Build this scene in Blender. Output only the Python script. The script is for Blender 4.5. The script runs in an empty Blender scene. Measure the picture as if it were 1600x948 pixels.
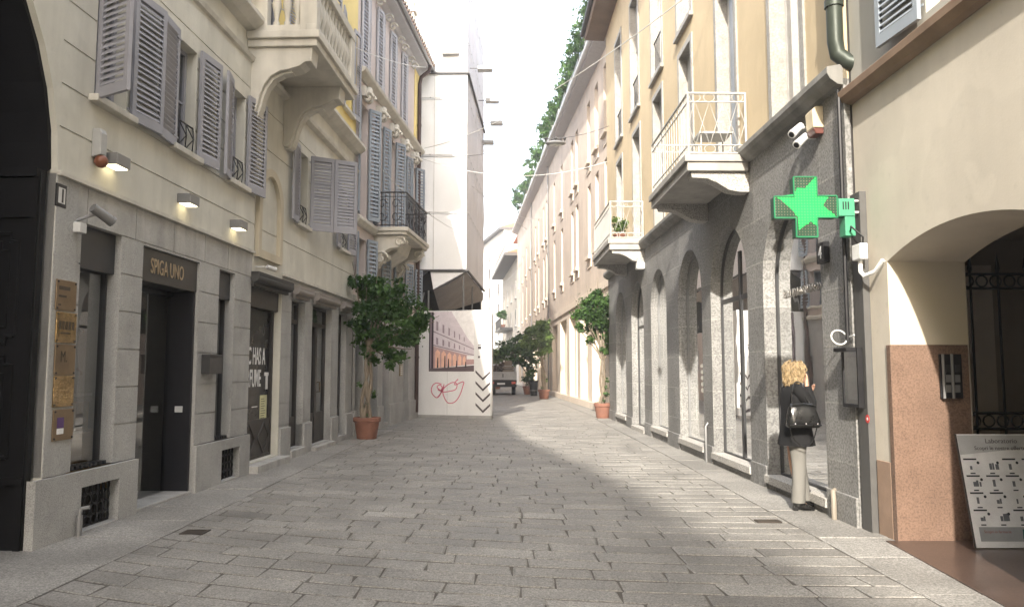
import bpy, bmesh, math, random
from mathutils import Vector, Matrix, noise
R = math.radians
rnd = random.Random(11)
S = bpy.context.scene
COL = S.collection

# ---------------------------------------------------------------- camera model (used to measure the photograph)
FPX, HOR = 1200.0, 578.0
PITCH = math.atan((HOR - 474) / FPX)
CP, SP = math.cos(PITCH), math.sin(PITCH)
EYE = Vector((0, 0, 1.6))
def ray(px, py):
    a, b = (px - 800) / FPX, (474 - py) / FPX
    return Vector((a, CP - b * SP, SP + b * CP))
def gnd(px, py, z=0.0):
    r = ray(px, py); t = (z - 1.6) / r.z
    return EYE + r * t
def at_y(px, py, y):
    r = ray(px, py)
    return EYE + r * (y / r.y)

class Facade:
    """vertical wall plane x = x0 + k*y ; u = distance along the street, d = outwards, z = up"""
    def __init__(s, x0, k, side):
        s.x0, s.k, s.side = x0, k, side
        L = math.sqrt(1 + k * k); s.n = (side / L, -side * k / L)
    def __call__(s, u, d, z):
        return Vector((s.x0 + s.k * u + s.n[0] * d, u + s.n[1] * d, z))
    def uz(s, px, py, d=0.0):
        r = ray(px, py)
        x0 = s.x0 + d * s.n[0]
        t = x0 / (r.x - s.k * r.y)
        return r.y * t, 1.6 + r.z * t
    def u(s, px, d=0.0, py=560):
        return s.uz(px, py, d)[0]
    def z(s, px, py, d=0.0):
        return s.uz(px, py, d)[1]
LA = Facade(-4.61, .0385, 1)
LB = Facade(-5.48, .0836, 1)
RA = Facade(3.66, -.016, -1)
RP = Facade(3.74, -.016, -1)
PK = Facade(4.93, -.049, -1)
def IDT(x, y, z): return Vector((x, y, z))

# ---------------------------------------------------------------- scene bookkeeping
def tag(o, label=None, cat=None, group=None, kind=None):
    if label: o['label'] = label
    if cat: o['category'] = cat
    if group: o['group'] = group
    if kind: o['kind'] = kind
    return o
def empty(name, loc, label, cat, group=None):
    o = bpy.data.objects.new(name, None); COL.objects.link(o)
    o.location = loc; o.empty_display_size = .2
    return tag(o, label, cat, group)
def origin_of(o):
    v = Vector((0, 0, 0))
    while o is not None:
        v += o.location; o = o.parent
    return v
def smooth_path3(P, n=5):
    P = [Vector(p) for p in P]; out = []
    for i in range(len(P) - 1):
        p0, p1, p2, p3 = P[max(i - 1, 0)], P[i], P[i + 1], P[min(i + 2, len(P) - 1)]
        for k in range(n):
            t = k / n; out.append(.5 * ((2 * p1) + (p2 - p0) * t + (2 * p0 - 5 * p1 + 4 * p2 - p3) * t * t + (3 * p1 - p0 - 3 * p2 + p3) * t ** 3))
    return out + [P[-1]]
def copy_tree(o, parent=None):
    c = o.copy(); COL.objects.link(c)
    if parent is not None: c.parent = parent
    for ch in list(o.children): copy_tree(ch, c)
    return c

class MB:
    """collects shapes in world space and links them as ONE mesh object"""
    def __init__(s, T=IDT):
        s.T = T; s.v = []; s.f = []; s.fm = []; s.m = 0; s.tone = []; s.t = 0.0
    def pt(s, p):
        s.v.append(s.T(*p)); return len(s.v) - 1
    def face(s, idx):
        s.f.append(tuple(idx)); s.fm.append(s.m); s.tone.append(s.t)
    def poly(s, pts):
        s.face([s.pt(p) for p in pts])
    def box(s, a0, a1, b0, b1, c0, c1):
        i = [s.pt((a, b, c)) for c in (c0, c1) for b in (b0, b1) for a in (a0, a1)]
        for q in ((0, 2, 3, 1), (4, 5, 7, 6), (0, 1, 5, 4), (2, 6, 7, 3), (0, 4, 6, 2), (1, 3, 7, 5)):
            s.face([i[k] for k in q])
    def obox(s, c, ex, ey, ez, hx, hy, hz):
        c, ex, ey, ez = Vector(c), Vector(ex), Vector(ey), Vector(ez)
        i = [s.pt(c + ex * (hx * a) + ey * (hy * b) + ez * (hz * d)) for d in (-1, 1) for b in (-1, 1) for a in (-1, 1)]
        for q in ((0, 2, 3, 1), (4, 5, 7, 6), (0, 1, 5, 4), (2, 6, 7, 3), (0, 4, 6, 2), (1, 3, 7, 5)):
            s.face([i[k] for k in q])
    def prism(s, poly, axis, t0, t1):
        """poly: 2-d points in the two other axes (in axis order), extruded along axis"""
        def mk(p, t):
            return {0: (t, p[0], p[1]), 1: (p[0], t, p[1]), 2: (p[0], p[1], t)}[axis]
        A = [s.pt(mk(p, t0)) for p in poly]; B = [s.pt(mk(p, t1)) for p in poly]
        n = len(poly)
        s.face(A[::-1]); s.face(B)
        for i in range(n):
            j = (i + 1) % n
            s.face((A[i], A[j], B[j], B[i]))
    def tube(s, pts, r, n=8, cap=True):
        pts = [Vector(p) for p in pts]
        rs = r if isinstance(r, (list, tuple)) else [r] * len(pts)
        rings = []; up = None
        for i, p in enumerate(pts):
            d = (pts[min(i + 1, len(pts) - 1)] - pts[max(i - 1, 0)])
            if d.length < 1e-9: d = Vector((0, 0, 1))
            d.normalize()
            if up is None:
                up = Vector((0, 0, 1)) if abs(d.z) < .9 else Vector((1, 0, 0))
            up = (up - d * up.dot(d))
            if up.length < 1e-6: up = d.orthogonal()
            up.normalize(); w = d.cross(up)
            rings.append([s.pt(p + (up * math.cos(6.28319 * k / n) + w * math.sin(6.28319 * k / n)) * rs[i]) for k in range(n)])
        for a, b in zip(rings, rings[1:]):
            for k in range(n):
                s.face((a[k], a[(k + 1) % n], b[(k + 1) % n], b[k]))
        if cap:
            s.face(rings[0][::-1]); s.face(rings[-1])
    def lathe(s, c, prof, n=20, ax=None):
        """prof: (radius, height) list around z through c"""
        rings = []
        for r, h in prof:
            rings.append([s.pt((c[0] + r * math.cos(6.28319 * k / n), c[1] + r * math.sin(6.28319 * k / n), c[2] + h)) for k in range(n)])
        for a, b in zip(rings, rings[1:]):
            for k in range(n):
                s.face((a[k], a[(k + 1) % n], b[(k + 1) % n], b[k]))
        if prof[0][0] > 1e-4: s.face(rings[0][::-1])
        if prof[-1][0] > 1e-4: s.face(rings[-1])
    def ball(s, c, rx, ry=None, rz=None, n=12, m=8):
        ry = ry or rx; rz = rz or rx
        rings = []
        for j in range(m + 1):
            a = math.pi * j / m - math.pi / 2
            rr = max(math.cos(a), .02)
            rings.append([s.pt((c[0] + rx * rr * math.cos(6.28319 * k / n), c[1] + ry * rr * math.sin(6.28319 * k / n), c[2] + rz * math.sin(a))) for k in range(n)])
        for a, b in zip(rings, rings[1:]):
            for k in range(n):
                s.face((a[k], a[(k + 1) % n], b[(k + 1) % n], b[k]))
        s.face(rings[0][::-1]); s.face(rings[-1])
    def loft(s, rings, cap=True):
        I = [[s.pt(p) for p in r] for r in rings]; n = len(I[0])
        for a, b in zip(I, I[1:]):
            for k in range(n):
                s.face((a[k], a[(k + 1) % n], b[(k + 1) % n], b[k]))
        if cap: s.face(I[0][::-1]); s.face(I[-1])
    def build(s, name, mats, parent=None, loc=None, smooth=False, bevel=0, recalc=True, label=None, angle=40, weld=False):
        if not isinstance(mats, (list, tuple)): mats = [mats]
        base = origin_of(parent) if parent is not None else Vector((0, 0, 0))
        if loc is None:
            if parent is None:
                xs = [p.x for p in s.v]; ys = [p.y for p in s.v]
                loc = Vector(((min(xs) + max(xs)) / 2, (min(ys) + max(ys)) / 2, min(p.z for p in s.v)))
            else:
                loc = base
        loc = Vector(loc)
        me = bpy.data.meshes.new(name)
        me.from_pydata([p - loc for p in s.v], [], s.f)
        for m in mats: me.materials.append(m)
        me.polygons.foreach_set('material_index', s.fm)
        if any(s.tone):
            a = me.attributes.new('tone', 'FLOAT', 'FACE'); a.data.foreach_set('value', s.tone)
        if recalc or weld:
            bm = bmesh.new(); bm.from_mesh(me)
            if weld: bmesh.ops.remove_doubles(bm, verts=bm.verts, dist=1e-4)
            bmesh.ops.recalc_face_normals(bm, faces=bm.faces)
            bm.to_mesh(me); bm.free()
        # box-projected UVs in metres
        uv = me.uv_layers.new(name='UVMap')
        co = [v.co + loc for v in me.vertices]
        buf = [0.0] * (2 * len(me.loops)); k = 0
        for p in me.polygons:
            n = p.normal; ax, ay, az = abs(n.x), abs(n.y), abs(n.z)
            for li in p.loop_indices:
                c = co[me.loops[li].vertex_index]
                if az > .7: a, b = c.x, c.y
                elif ax > ay: a, b = c.y, c.z
                else: a, b = c.x, c.z
                buf[2 * li] = a; buf[2 * li + 1] = b
        uv.data.foreach_set('uv', buf)
        if smooth:
            me.polygons.foreach_set('use_smooth', [True] * len(me.polygons))
            me.set_sharp_from_angle(angle=R(angle))
        me.update()
        o = bpy.data.objects.new(name, me); COL.objects.link(o)
        if parent is not None:
            o.parent = parent; o.location = loc - base
        else:
            o.location = loc
        if bevel:
            b = o.modifiers.new('bevel', 'BEVEL'); b.width = bevel; b.segments = 2; b.limit_method = 'ANGLE'; b.angle_limit = R(35)
        if label: o['label'] = label
        return o

# ---------------------------------------------------------------- walls with openings
def arch_pts(o, n=20):
    """points of the arch curve from (u0, spring) over the crown to (u1, spring)"""
    uc, hw = (o['u0'] + o['u1']) / 2, (o['u1'] - o['u0']) / 2
    rise = o['rise']; zs = o['z1'] - rise
    if rise < hw * .8:                       # segmental
        rad = (hw * hw + rise * rise) / (2 * rise); zc = o['z1'] - rad
        a0 = math.asin(hw / rad)
        return [(uc + rad * math.sin(-a0 + 2 * a0 * i / n), zc + rad * math.cos(-a0 + 2 * a0 * i / n)) for i in range(n + 1)]
    return [(uc - hw * math.cos(math.pi * i / n), zs + rise * math.sin(math.pi * i / n)) for i in range(n + 1)]
def wall(mb, u0, u1, z0, z1, ops=(), grooves=(), gw=.02, gd=.014, d=0.0, sub=0):
    us = {u0, u1}; zs = {z0, z1}
    for o in ops:
        us |= {min(max(o['u0'], u0), u1), min(max(o['u1'], u0), u1)}
        zs |= {min(max(o['z0'], z0), z1), min(max(o['z1'], z0), z1)}
    gz = [g for g in grooves if z0 < g - gw and g + gw < z1]
    for g in gz: zs |= {g - gw / 2, g + gw / 2}
    us, zs = sorted(us), sorted(zs)
    def inside(a, b):
        return any(o['u0'] < a < o['u1'] and o['z0'] < b < o['z1'] for o in ops)
    for i in range(len(us) - 1):
        for j in range(len(zs) - 1):
            ua, ub, za, zb = us[i], us[i + 1], zs[j], zs[j + 1]
            if ub - ua < 1e-6 or zb - za < 1e-6: continue
            uc, zc = (ua + ub) / 2, (za + zb) / 2
            if inside(uc, zc): continue
            ing = any(abs(zc - g) < gw / 2 for g in gz)
            dd = d - gd if ing else d
            mb.poly([(ua, dd, za), (ub, dd, za), (ub, dd, zb), (ua, dd, zb)])
            if ing:
                mb.poly([(ua, d, za), (ub, d, za), (ub, dd, za), (ua, dd, za)])
                mb.poly([(ua, d, zb), (ub, d, zb), (ub, dd, zb), (ua, dd, zb)])
    for o in ops:
        r = o.get('reveal', .2); a, b, za, zb = o['u0'], o['u1'], o['z0'], o['z1']
        zt = zb - o['rise'] if o.get('rise') else zb
        mb.poly([(a, d, za), (a, d - r, za), (a, d - r, zt), (a, d, zt)])
        mb.poly([(b, d, za), (b, d - r, za), (b, d - r, zt), (b, d, zt)])
        if za > z0 + 1e-6: mb.poly([(a, d, za), (b, d, za), (b, d - r, za), (a, d - r, za)])
        if o.get('rise'):
            P = arch_pts(o)
            for p, q in zip(P, P[1:]):
                mb.poly([(p[0], d, p[1]), (q[0], d, q[1]), (q[0], d, zb), (p[0], d, zb)])
                mb.poly([(p[0], d, p[1]), (q[0], d, q[1]), (q[0], d - r, q[1]), (p[0], d - r, p[1])])
        else:
            mb.poly([(a, d, zb), (b, d, zb), (b, d - r, zb), (a, d - r, zb)])
def arch_sheet(mb, o, d, inset=0.0):
    """flat pane filling an opening (arched or not) at depth d"""
    a, b, za, zb = o['u0'] + inset, o['u1'] - inset, o['z0'] + inset, o['z1'] - inset
    if o.get('rise'):
        q = dict(u0=a, u1=b, z1=zb, rise=o['rise'] - inset * .3)
        P = arch_pts(q)
        mb.poly([(a, d, za), (b, d, za)] + [(p[0], d, p[1]) for p in P[::-1]])
    else:
        mb.poly([(a, d, za), (b, d, za), (b, d, zb), (a, d, zb)])
def arch_frame(mb, o, d0, d1, w):
    """frame of width w around an opening between depths d0 and d1"""
    a, b, za, zb = o['u0'], o['u1'], o['z0'], o['z1']
    zt = zb - o['rise'] if o.get('rise') else zb
    mb.box(a, a + w, d0, d1, za, zt); mb.box(b - w, b, d0, d1, za, zt)
    mb.box(a + w, b - w, d0, d1, za, za + w)
    if o.get('rise'):
        P = arch_pts(o); Q = arch_pts(dict(u0=a + w, u1=b - w, z1=zb - w, rise=o['rise'] - w * .3))
        for p, q, p2, q2 in zip(P, P[1:], Q, Q[1:]):
            for dd in (d0, d1):
                mb.poly([(p[0], dd, p[1]), (q[0], dd, q[1]), (q2[0], dd, q2[1]), (p2[0], dd, p2[1])])
            mb.poly([(p2[0], d0, p2[1]), (q2[0], d0, q2[1]), (q2[0], d1, q2[1]), (p2[0], d1, p2[1])])
    else:
        mb.box(a + w, b - w, d0, d1, zb - w, zb)

# ---------------------------------------------------------------- materials
MATS = {}
def new_mat(name):
    m = bpy.data.materials.new(name); m.use_nodes = True
    nt = m.node_tree; b = nt.nodes['Principled BSDF']
    return m, nt, b
def nd(nt, t, **kw):
    n = nt.nodes.new(t)
    for k, v in kw.items():
        if k in n.inputs: n.inputs[k].default_value = v
        else: setattr(n, k, v)
    return n
def noise_node(nt, scale, detail=4, rough=.6, vec=None):
    n = nd(nt, 'ShaderNodeTexNoise'); n.inputs['Scale'].default_value = scale
    n.inputs['Detail'].default_value = detail; n.inputs['Roughness'].default_value = rough
    if vec is not None: nt.links.new(vec, n.inputs['Vector'])
    return n
def ramp(nt, fac, stops):
    r = nd(nt, 'ShaderNodeValToRGB'); e = r.color_ramp.elements
    e[0].position, e[0].color = stops[0][0], (*stops[0][1], 1)
    e[1].position, e[1].color = stops[1][0], (*stops[1][1], 1)
    for p, c in stops[2:]:
        x = e.new(p); x.color = (*c, 1)
    nt.links.new(fac, r.inputs[0]); return r
def mul(c, k): return tuple(min(x * k, 1) for x in c)
def mixc(nt, fac, a, b, mode='MIX'):
    m = nd(nt, 'ShaderNodeMix', data_type='RGBA', blend_type=mode)
    for s, x in ((0, fac), (6, a), (7, b)):
        if isinstance(x, (int, float)): m.inputs[s].default_value = x
        elif isinstance(x, tuple): m.inputs[s].default_value = (*x, 1)
        else: nt.links.new(x, m.inputs[s])
    return m.outputs[2]
def bump(nt, b, h, strength, dist=.01):
    n = nd(nt, 'ShaderNodeBump'); n.inputs['Strength'].default_value = strength; n.inputs['Distance'].default_value = dist
    nt.links.new(h, n.inputs['Height']); nt.links.new(n.outputs[0], b.inputs['Normal'])
    return n
def objco(nt): return nd(nt, 'ShaderNodeNewGeometry').outputs['Position']
def surface(name, col, rough=.8, var=.15, scale=1.5, fine=40, bmp=.25, metal=0, spec=.3, streak=0.0, speck=0.0, speck_scale=90, joints=None, jcol=None, bdist=.01, patch=0.0):
    """general weathered surface: broad tone changes, fine grain, optional specks (granite), rain streaks and block joints"""
    if name in MATS: return MATS[name]
    m, nt, b = new_mat(name); L = nt.links
    P = objco(nt)
    n1 = noise_node(nt, scale, 5, .62, P)
    r1 = ramp(nt, n1.outputs[0], [(.3, mul(col, 1 - var)), (.7, mul(col, 1 + var))])
    c = r1.outputs[0]
    n2 = noise_node(nt, fine, 3, .7, P)
    if speck:
        n3 = noise_node(nt, speck_scale, 2, .5, P)
        g = ramp(nt, n3.outputs[0], [(.36, (1 - speck,) * 3), (.64, (1 + speck * .6,) * 3), (.5, (1, 1, 1))])
        c = mixc(nt, 1.0, c, g.outputs[0], 'MULTIPLY')
    if streak:
        mp = nd(nt, 'ShaderNodeMapping'); mp.inputs['Scale'].default_value = (2.3, 2.3, .22)
        L.new(P, mp.inputs[0]); n4 = noise_node(nt, 1.3, 4, .65, mp.outputs[0])
        g = ramp(nt, n4.outputs[0], [(.42, (1, 1, 1)), (.72, (1 - streak,) * 3)])
        c = mixc(nt, 1.0, c, g.outputs[0], 'MULTIPLY')
    if patch:      # repaired and repainted areas, faint water marks with their own outline
        n5 = noise_node(nt, .55, 3, .55, P); g = ramp(nt, n5.outputs[0], [(.485, (1, 1, 1)), (.505, (1 - patch,) * 3), (.60, (1 - patch,) * 3), (.615, (1 + patch * .4,) * 3)])
        c = mixc(nt, 1.0, c, g.outputs[0], 'MULTIPLY')
        n6 = noise_node(nt, 9, 6, .75, P); g = ramp(nt, n6.outputs[0], [(.30, (1 - patch * 2.2,) * 3), (.42, (1, 1, 1))])
        c = mixc(nt, 1.0, c, g.outputs[0], 'MULTIPLY')
    h = n2.outputs[0]
    if joints:
        w, hh, mort = joints
        bt = nd(nt, 'ShaderNodeTexBrick'); bt.inputs['Scale'].default_value = 1
        bt.inputs['Brick Width'].default_value = w; bt.inputs['Row Height'].default_value = hh
        bt.inputs['Mortar Size'].default_value = mort; bt.inputs['Mortar Smooth'].default_value = .2
        bt.inputs['Color1'].default_value = (.86, .86, .86, 1); bt.inputs['Color2'].default_value = (1.1, 1.1, 1.1, 1)
        bt.inputs['Mortar'].default_value = (*(jcol or (.7, .7, .7)), 1); bt.inputs['Bias'].default_value = 0
        uvn = nd(nt, 'ShaderNodeUVMap'); L.new(uvn.outputs[0], bt.inputs['Vector'])
        c = mixc(nt, 1.0, c, bt.outputs[0], 'MULTIPLY')
        ad = nd(nt, 'ShaderNodeMath', operation='MULTIPLY_ADD'); ad.inputs[1].default_value = -1.5
        L.new(bt.outputs['Fac'], ad.inputs[0]); L.new(h, ad.inputs[2]); h = ad.outputs[0]
    L.new(c, b.inputs['Base Color'])
    b.inputs['Roughness'].default_value = rough; b.inputs['Metallic'].default_value = metal
    b.inputs['Specular IOR Level'].default_value = spec
    if bmp: bump(nt, b, h, bmp, bdist)
    MATS[name] = m; return m
def plain(name, col, rough=.5, metal=0, spec=.4, emit=None, es=1):
    if name in MATS: return MATS[name]
    m, nt, b = new_mat(name)
    n = noise_node(nt, 6, 4, .6, objco(nt))
    r = ramp(nt, n.outputs[0], [(.3, mul(col, .9)), (.7, mul(col, 1.1))])
    nt.links.new(r.outputs[0], b.inputs['Base Color'])
    r2 = ramp(nt, n.outputs[0], [(.3, (max(rough - .06, 0),) * 3), (.7, (min(rough + .08, 1),) * 3)])
    nt.links.new(r2.outputs[0], b.inputs['Roughness'])
    b.inputs['Metallic'].default_value = metal
    b.inputs['Specular IOR Level'].default_value = spec
    if emit:
        b.inputs['Emission Color'].default_value = (*emit, 1); b.inputs['Emission Strength'].default_value = es
    MATS[name] = m; return m
def glass(name, tint=(.8, .82, .82), base=.1, rough=.015):
    if name in MATS: return MATS[name]
    m = bpy.data.materials.new(name); m.use_nodes = True; nt = m.node_tree; nt.nodes.clear(); L = nt.links
    out = nd(nt, 'ShaderNodeOutputMaterial'); t = nd(nt, 'ShaderNodeBsdfTransparent'); g = nd(nt, 'ShaderNodeBsdfGlossy')
    t.inputs[0].default_value = (*tint, 1); g.inputs['Roughness'].default_value = rough; g.inputs['Color'].default_value = (.95, .96, .97, 1)
    fr = nd(nt, 'ShaderNodeLayerWeight'); fr.inputs[0].default_value = .35
    ma = nd(nt, 'ShaderNodeMath', operation='MULTIPLY_ADD'); ma.inputs[1].default_value = .8; ma.inputs[2].default_value = base; ma.use_clamp = True
    L.new(fr.outputs['Fresnel'], ma.inputs[0])
    n = noise_node(nt, 2.2, 1, .5, objco(nt)); bp = nd(nt, 'ShaderNodeBump'); bp.inputs['Strength'].default_value = .03; bp.inputs['Distance'].default_value = .05
    L.new(n.outputs[0], bp.inputs['Height']); L.new(bp.outputs[0], g.inputs['Normal'])
    mx = nd(nt, 'ShaderNodeMixShader'); L.new(ma.outputs[0], mx.inputs[0]); L.new(t.outputs[0], mx.inputs[1]); L.new(g.outputs[0], mx.inputs[2])
    L.new(mx.outputs[0], out.inputs[0]); MATS[name] = m; return m
def leafmat(name, c0, c1, trans=.35):
    if name in MATS: return MATS[name]
    m, nt, b = new_mat(name); L = nt.links
    a = nd(nt, 'ShaderNodeAttribute', attribute_name='tone')
    r = ramp(nt, a.outputs['Fac'], [(0, c0), (1, c1)])
    L.new(r.outputs[0], b.inputs['Base Color']); b.inputs['Roughness'].default_value = .45; b.inputs['Specular IOR Level'].default_value = .35
    t = nd(nt, 'ShaderNodeBsdfTranslucent'); L.new(r.outputs[0], t.inputs[0])
    mx = nd(nt, 'ShaderNodeMixShader'); mx.inputs[0].default_value = trans
    L.new(b.outputs[0], mx.inputs[1]); L.new(t.outputs[0], mx.inputs[2]); L.new(mx.outputs[0], nt.nodes['Material Output'].inputs[0])
    MATS[name] = m; return m

FONT = None
def text_part(name, s, m, org, ex, ey, size, parent, ext=.002, align='LEFT', sx=1.0, bold=0.0, parts=None):
    """lettering: a font curve turned into a thin mesh, laid along ex/ey from org"""
    cu = bpy.data.curves.new('t', 'FONT'); cu.body = s; cu.size = size; cu.extrude = ext; cu.align_x = align; cu.offset = bold
    cu.resolution_u = 3
    to = bpy.data.objects.new('t', cu); COL.objects.link(to)
    dg = bpy.context.evaluated_depsgraph_get(); dg.update()
    me = bpy.data.meshes.new_from_object(to.evaluated_get(dg))
    bpy.data.objects.remove(to); bpy.data.curves.remove(cu)
    ex, ey = Vector(ex).normalized(), Vector(ey).normalized(); ez = ex.cross(ey)
    base = origin_of(parent) if parent is not None else Vector((0, 0, 0))
    org = Vector(org)
    for v in me.vertices:
        v.co = org + ex * (v.co.x * sx) + ey * v.co.y + ez * v.co.z - base
    me.materials.clear(); me.materials.append(m)
    me.name = name
    o = bpy.data.objects.new(name, me); COL.objects.link(o)
    if parent is not None: o.parent = parent
    return o

# ---------------------------------------------------------------- palette
PLASTER = surface('cream_plaster', (.60, .58, .51), .9, .12, .9, 60, .12, streak=.14, patch=.05)
PLASTER_W = surface('warm_plaster', (.52, .46, .35), .9, .10, .9, 60, .12, streak=.16)
YELLOW = surface('yellow_plaster', (.72, .58, .24), .9, .08, .7, 60, .1, streak=.08)
GRANITE = surface('grey_granite', (.37, .365, .35), .75, .16, 1.6, 120, .25, speck=.28, speck_scale=110, streak=.14)
GRANITE_L = surface('lintel_granite', (.41, .40, .38), .75, .2, 2.2, 120, .2, speck=.2, speck_scale=110, streak=.3)
SHUT = surface('lilac_grey_paint', (.30, .30, .33), .55, .08, 3, 80, .05)
SHUT_B = surface('blue_grey_paint', (.25, .285, .325), .55, .08, 3, 80, .05)
SHUT_W = surface('pale_grey_paint', (.42, .42, .45), .55, .08, 3, 80, .05)
PINKGREY = surface('pinkish_plaster', (.56, .49, .46), .9, .08, .8, 60, .1, streak=.12)
MOULD = surface('moulding_stone', (.56, .535, .475), .85, .12, 2, 60, .15, streak=.2)
STONE_R = surface('dark_speckled_stone', (.225, .222, .215), .7, .2, .8, 150, .35, speck=.34, speck_scale=38, joints=(1.15, .62, .012), jcol=(1.25, 1.25, 1.22), bdist=.008)
STONE_J = surface('pale_speckled_stone', (.40, .385, .36), .7, .12, 1.2, 150, .3, speck=.45, speck_scale=60)
OCHRE = surface('ochre_plaster', (.56, .455, .30), .9, .08, .6, 60, .08, streak=.05, patch=.035)
MARBLE_W = surface('mottled_marble', (.31, .295, .27), .5, .2, 6, 60, .1, speck=.16, speck_scale=34)
ROSE = surface('rose_plaster', (.60, .515, .435), .9, .10, .5, 50, .1, streak=.14, patch=.05)
ROSE_L = surface('pale_rose_stone', (.66, .575, .48), .8, .09, 1, 50, .1, streak=.12)
RPLAST = surface('beige_plaster', (.57, .52, .44), .92, .12, .5, 40, .14, streak=.05, patch=.05)
RPLAST_L = surface('pale_beige_plaster', (.62, .56, .45), .92, .06, .5, 40, .1)
MARBLE_R = surface('red_brown_granite', (.185, .12, .088), .4, .2, 2, 90, .05, speck=.28, speck_scale=60, spec=.5)
FLOOR_R = surface('polished_red_floor', (.075, .05, .04), .28, .18, 2, 90, .02, speck=.3, speck_scale=60, spec=.5)
BLACKP = plain('black_paint', (.012, .012, .014), .4)
DARKWOOD = surface('dark_door_wood', (.009, .009, .010), .5, .2, 3, 60, .1, spec=.18)
DARKG = plain('dark_grey_metal', (.05, .05, .052), .45, .3)
BROWNG = plain('dark_bronze_panel', (.045, .042, .038), .45, .2)
MIDG = plain('mid_grey_metal', (.22, .22, .22), .5, .4)
LIGHTG = plain('light_grey_plastic', (.55, .55, .54), .45)
WHITE = plain('white_paint', (.78, .78, .77), .5)
WHITE_M = plain('white_iron', (.42, .415, .395), .5)
IRON = plain('wrought_iron', (.03, .03, .033), .5, .4)
CLAY = surface('terracotta', (.25, .12, .085), .8, .16, 5, 60, .2, streak=.15)
TILE = surface('roof_tile', (.42, .19, .12), .85, .2, 3, 40, .3)
GLASS_D = glass('window_glass', (.55, .57, .58), .2)
GLASS_V = glass('left_shop_glass', (.75, .76, .75), .26)
GLASS_S = glass('shop_glass', (.86, .87, .86), .1)
GLASS_L = glass('door_glass', (.8, .82, .8), .13)
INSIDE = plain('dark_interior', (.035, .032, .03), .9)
INSIDE_B = surface('beige_backdrop', (.60, .55, .46), .8, .06, 1, 30, .05)
CURTAIN = surface('grey_curtain', (.16, .15, .145), .85, .15, 2, 30, .1)
CLOTH_W = surface('white_banner', (.80, .81, .82), .75, .03, .8, 20, .08)
CLOTH_G = surface('grey_banner', (.66, .65, .67), .8, .05, .8, 20, .1)
CLOTH_B = surface('brown_sheeting', (.27, .245, .225), .85, .12, 1.2, 30, .2)
BRASS = surface('polished_brass', (.44, .31, .16), .16, .3, 7, 7, .8, metal=1, bdist=.02)
BRONZE = surface('brushed_bronze', (.27, .20, .13), .4, .15, 6, 60, .03, metal=.9)
BARK = surface('bark', (.20, .165, .125), .9, .2, 9, 60, .5)
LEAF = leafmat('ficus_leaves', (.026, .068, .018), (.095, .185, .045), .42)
LEAF_S = leafmat('sun_tinted_leaves', (.05, .10, .022), (.18, .27, .07), .42)  # lighter leaf greens, sunlight put into the colour
SOIL = surface('soil', (.05, .035, .025), .95, .3, 12, 60, .5)
LAMP_E = plain('lamp_glow', (.9, .85, .7), .5, emit=(1, .86, .55), es=1.9)
# ================================================================ camera, sky, sun
cam = bpy.data.cameras.new('camera'); co = bpy.data.objects.new('camera', cam); COL.objects.link(co)
co.location = EYE; co.rotation_euler = (R(90) + PITCH, 0, 0)
cam.sensor_fit = 'HORIZONTAL'; cam.sensor_width = 36; cam.lens = 36 * FPX / 1600
cam.clip_start = .05; cam.clip_end = 2000
S.camera = co
S.view_settings.view_transform = 'Standard'; S.view_settings.look = 'None'
S.view_settings.gamma = 1; S.view_settings.use_curve_mapping = False
S.view_settings.exposure = 1.78
S.render.engine = 'CYCLES'
S.cycles.use_denoising = True
S.cycles.max_bounces = 8; S.cycles.diffuse_bounces = 4; S.cycles.glossy_bounces = 4; S.cycles.transparent_max_bounces = 12
S.cycles.sample_clamp_indirect = 6
SUN_EL, SUN_AZ = R(32), R(12)          # sun stands behind the viewpoint, a little to the left of the street axis
sd = Vector((math.sin(SUN_AZ) * math.cos(SUN_EL), math.cos(SUN_AZ) * math.cos(SUN_EL), -math.sin(SUN_EL)))
sl = bpy.data.lights.new('sun', 'SUN'); sl.energy = 3.05; sl.angle = R(.8); sl.color = (1, .93, .82)
so = bpy.data.objects.new('sun', sl); COL.objects.link(so); so.rotation_euler = sd.to_track_quat('-Z', 'Y').to_euler(); so.location = (0, -20, 40)
w = bpy.data.worlds.new('World'); S.world = w; w.use_nodes = True
nt = w.node_tree; bg = nt.nodes['Background']
sky = nd(nt, 'ShaderNodeTexSky', sky_type='NISHITA'); sky.sun_disc = False; sky.sun_elevation = SUN_EL
sky.sun_rotation = math.atan2(-sd.x, -sd.y); sky.dust_density = 4; sky.air_density = 1.2; sky.ozone_density = 1
bg.inputs[1].default_value = .11
nt.links.new(sky.outputs[0], bg.inputs[0])
# thin bright veil of high cloud over the blue
cl = nd(nt, 'ShaderNodeBackground'); cl.inputs[0].default_value = (.95, .975, 1, 1); cl.inputs[1].default_value = .52
tc = nd(nt, 'ShaderNodeTexCoord'); cn = noise_node(nt, 2.2, 6, .6, tc.outputs['Generated'])
cr = ramp(nt, cn.outputs[0], [(.3, (.9, .9, .9)), (.75, (1, .99, .97))]); nt.links.new(cr.outputs[0], cl.inputs[0])
ad = nd(nt, 'ShaderNodeAddShader'); nt.links.new(bg.outputs[0], ad.inputs[0]); nt.links.new(cl.outputs[0], ad.inputs[1])
nt.links.new(ad.outputs[0], nt.nodes['World Output'].inputs[0])

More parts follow.
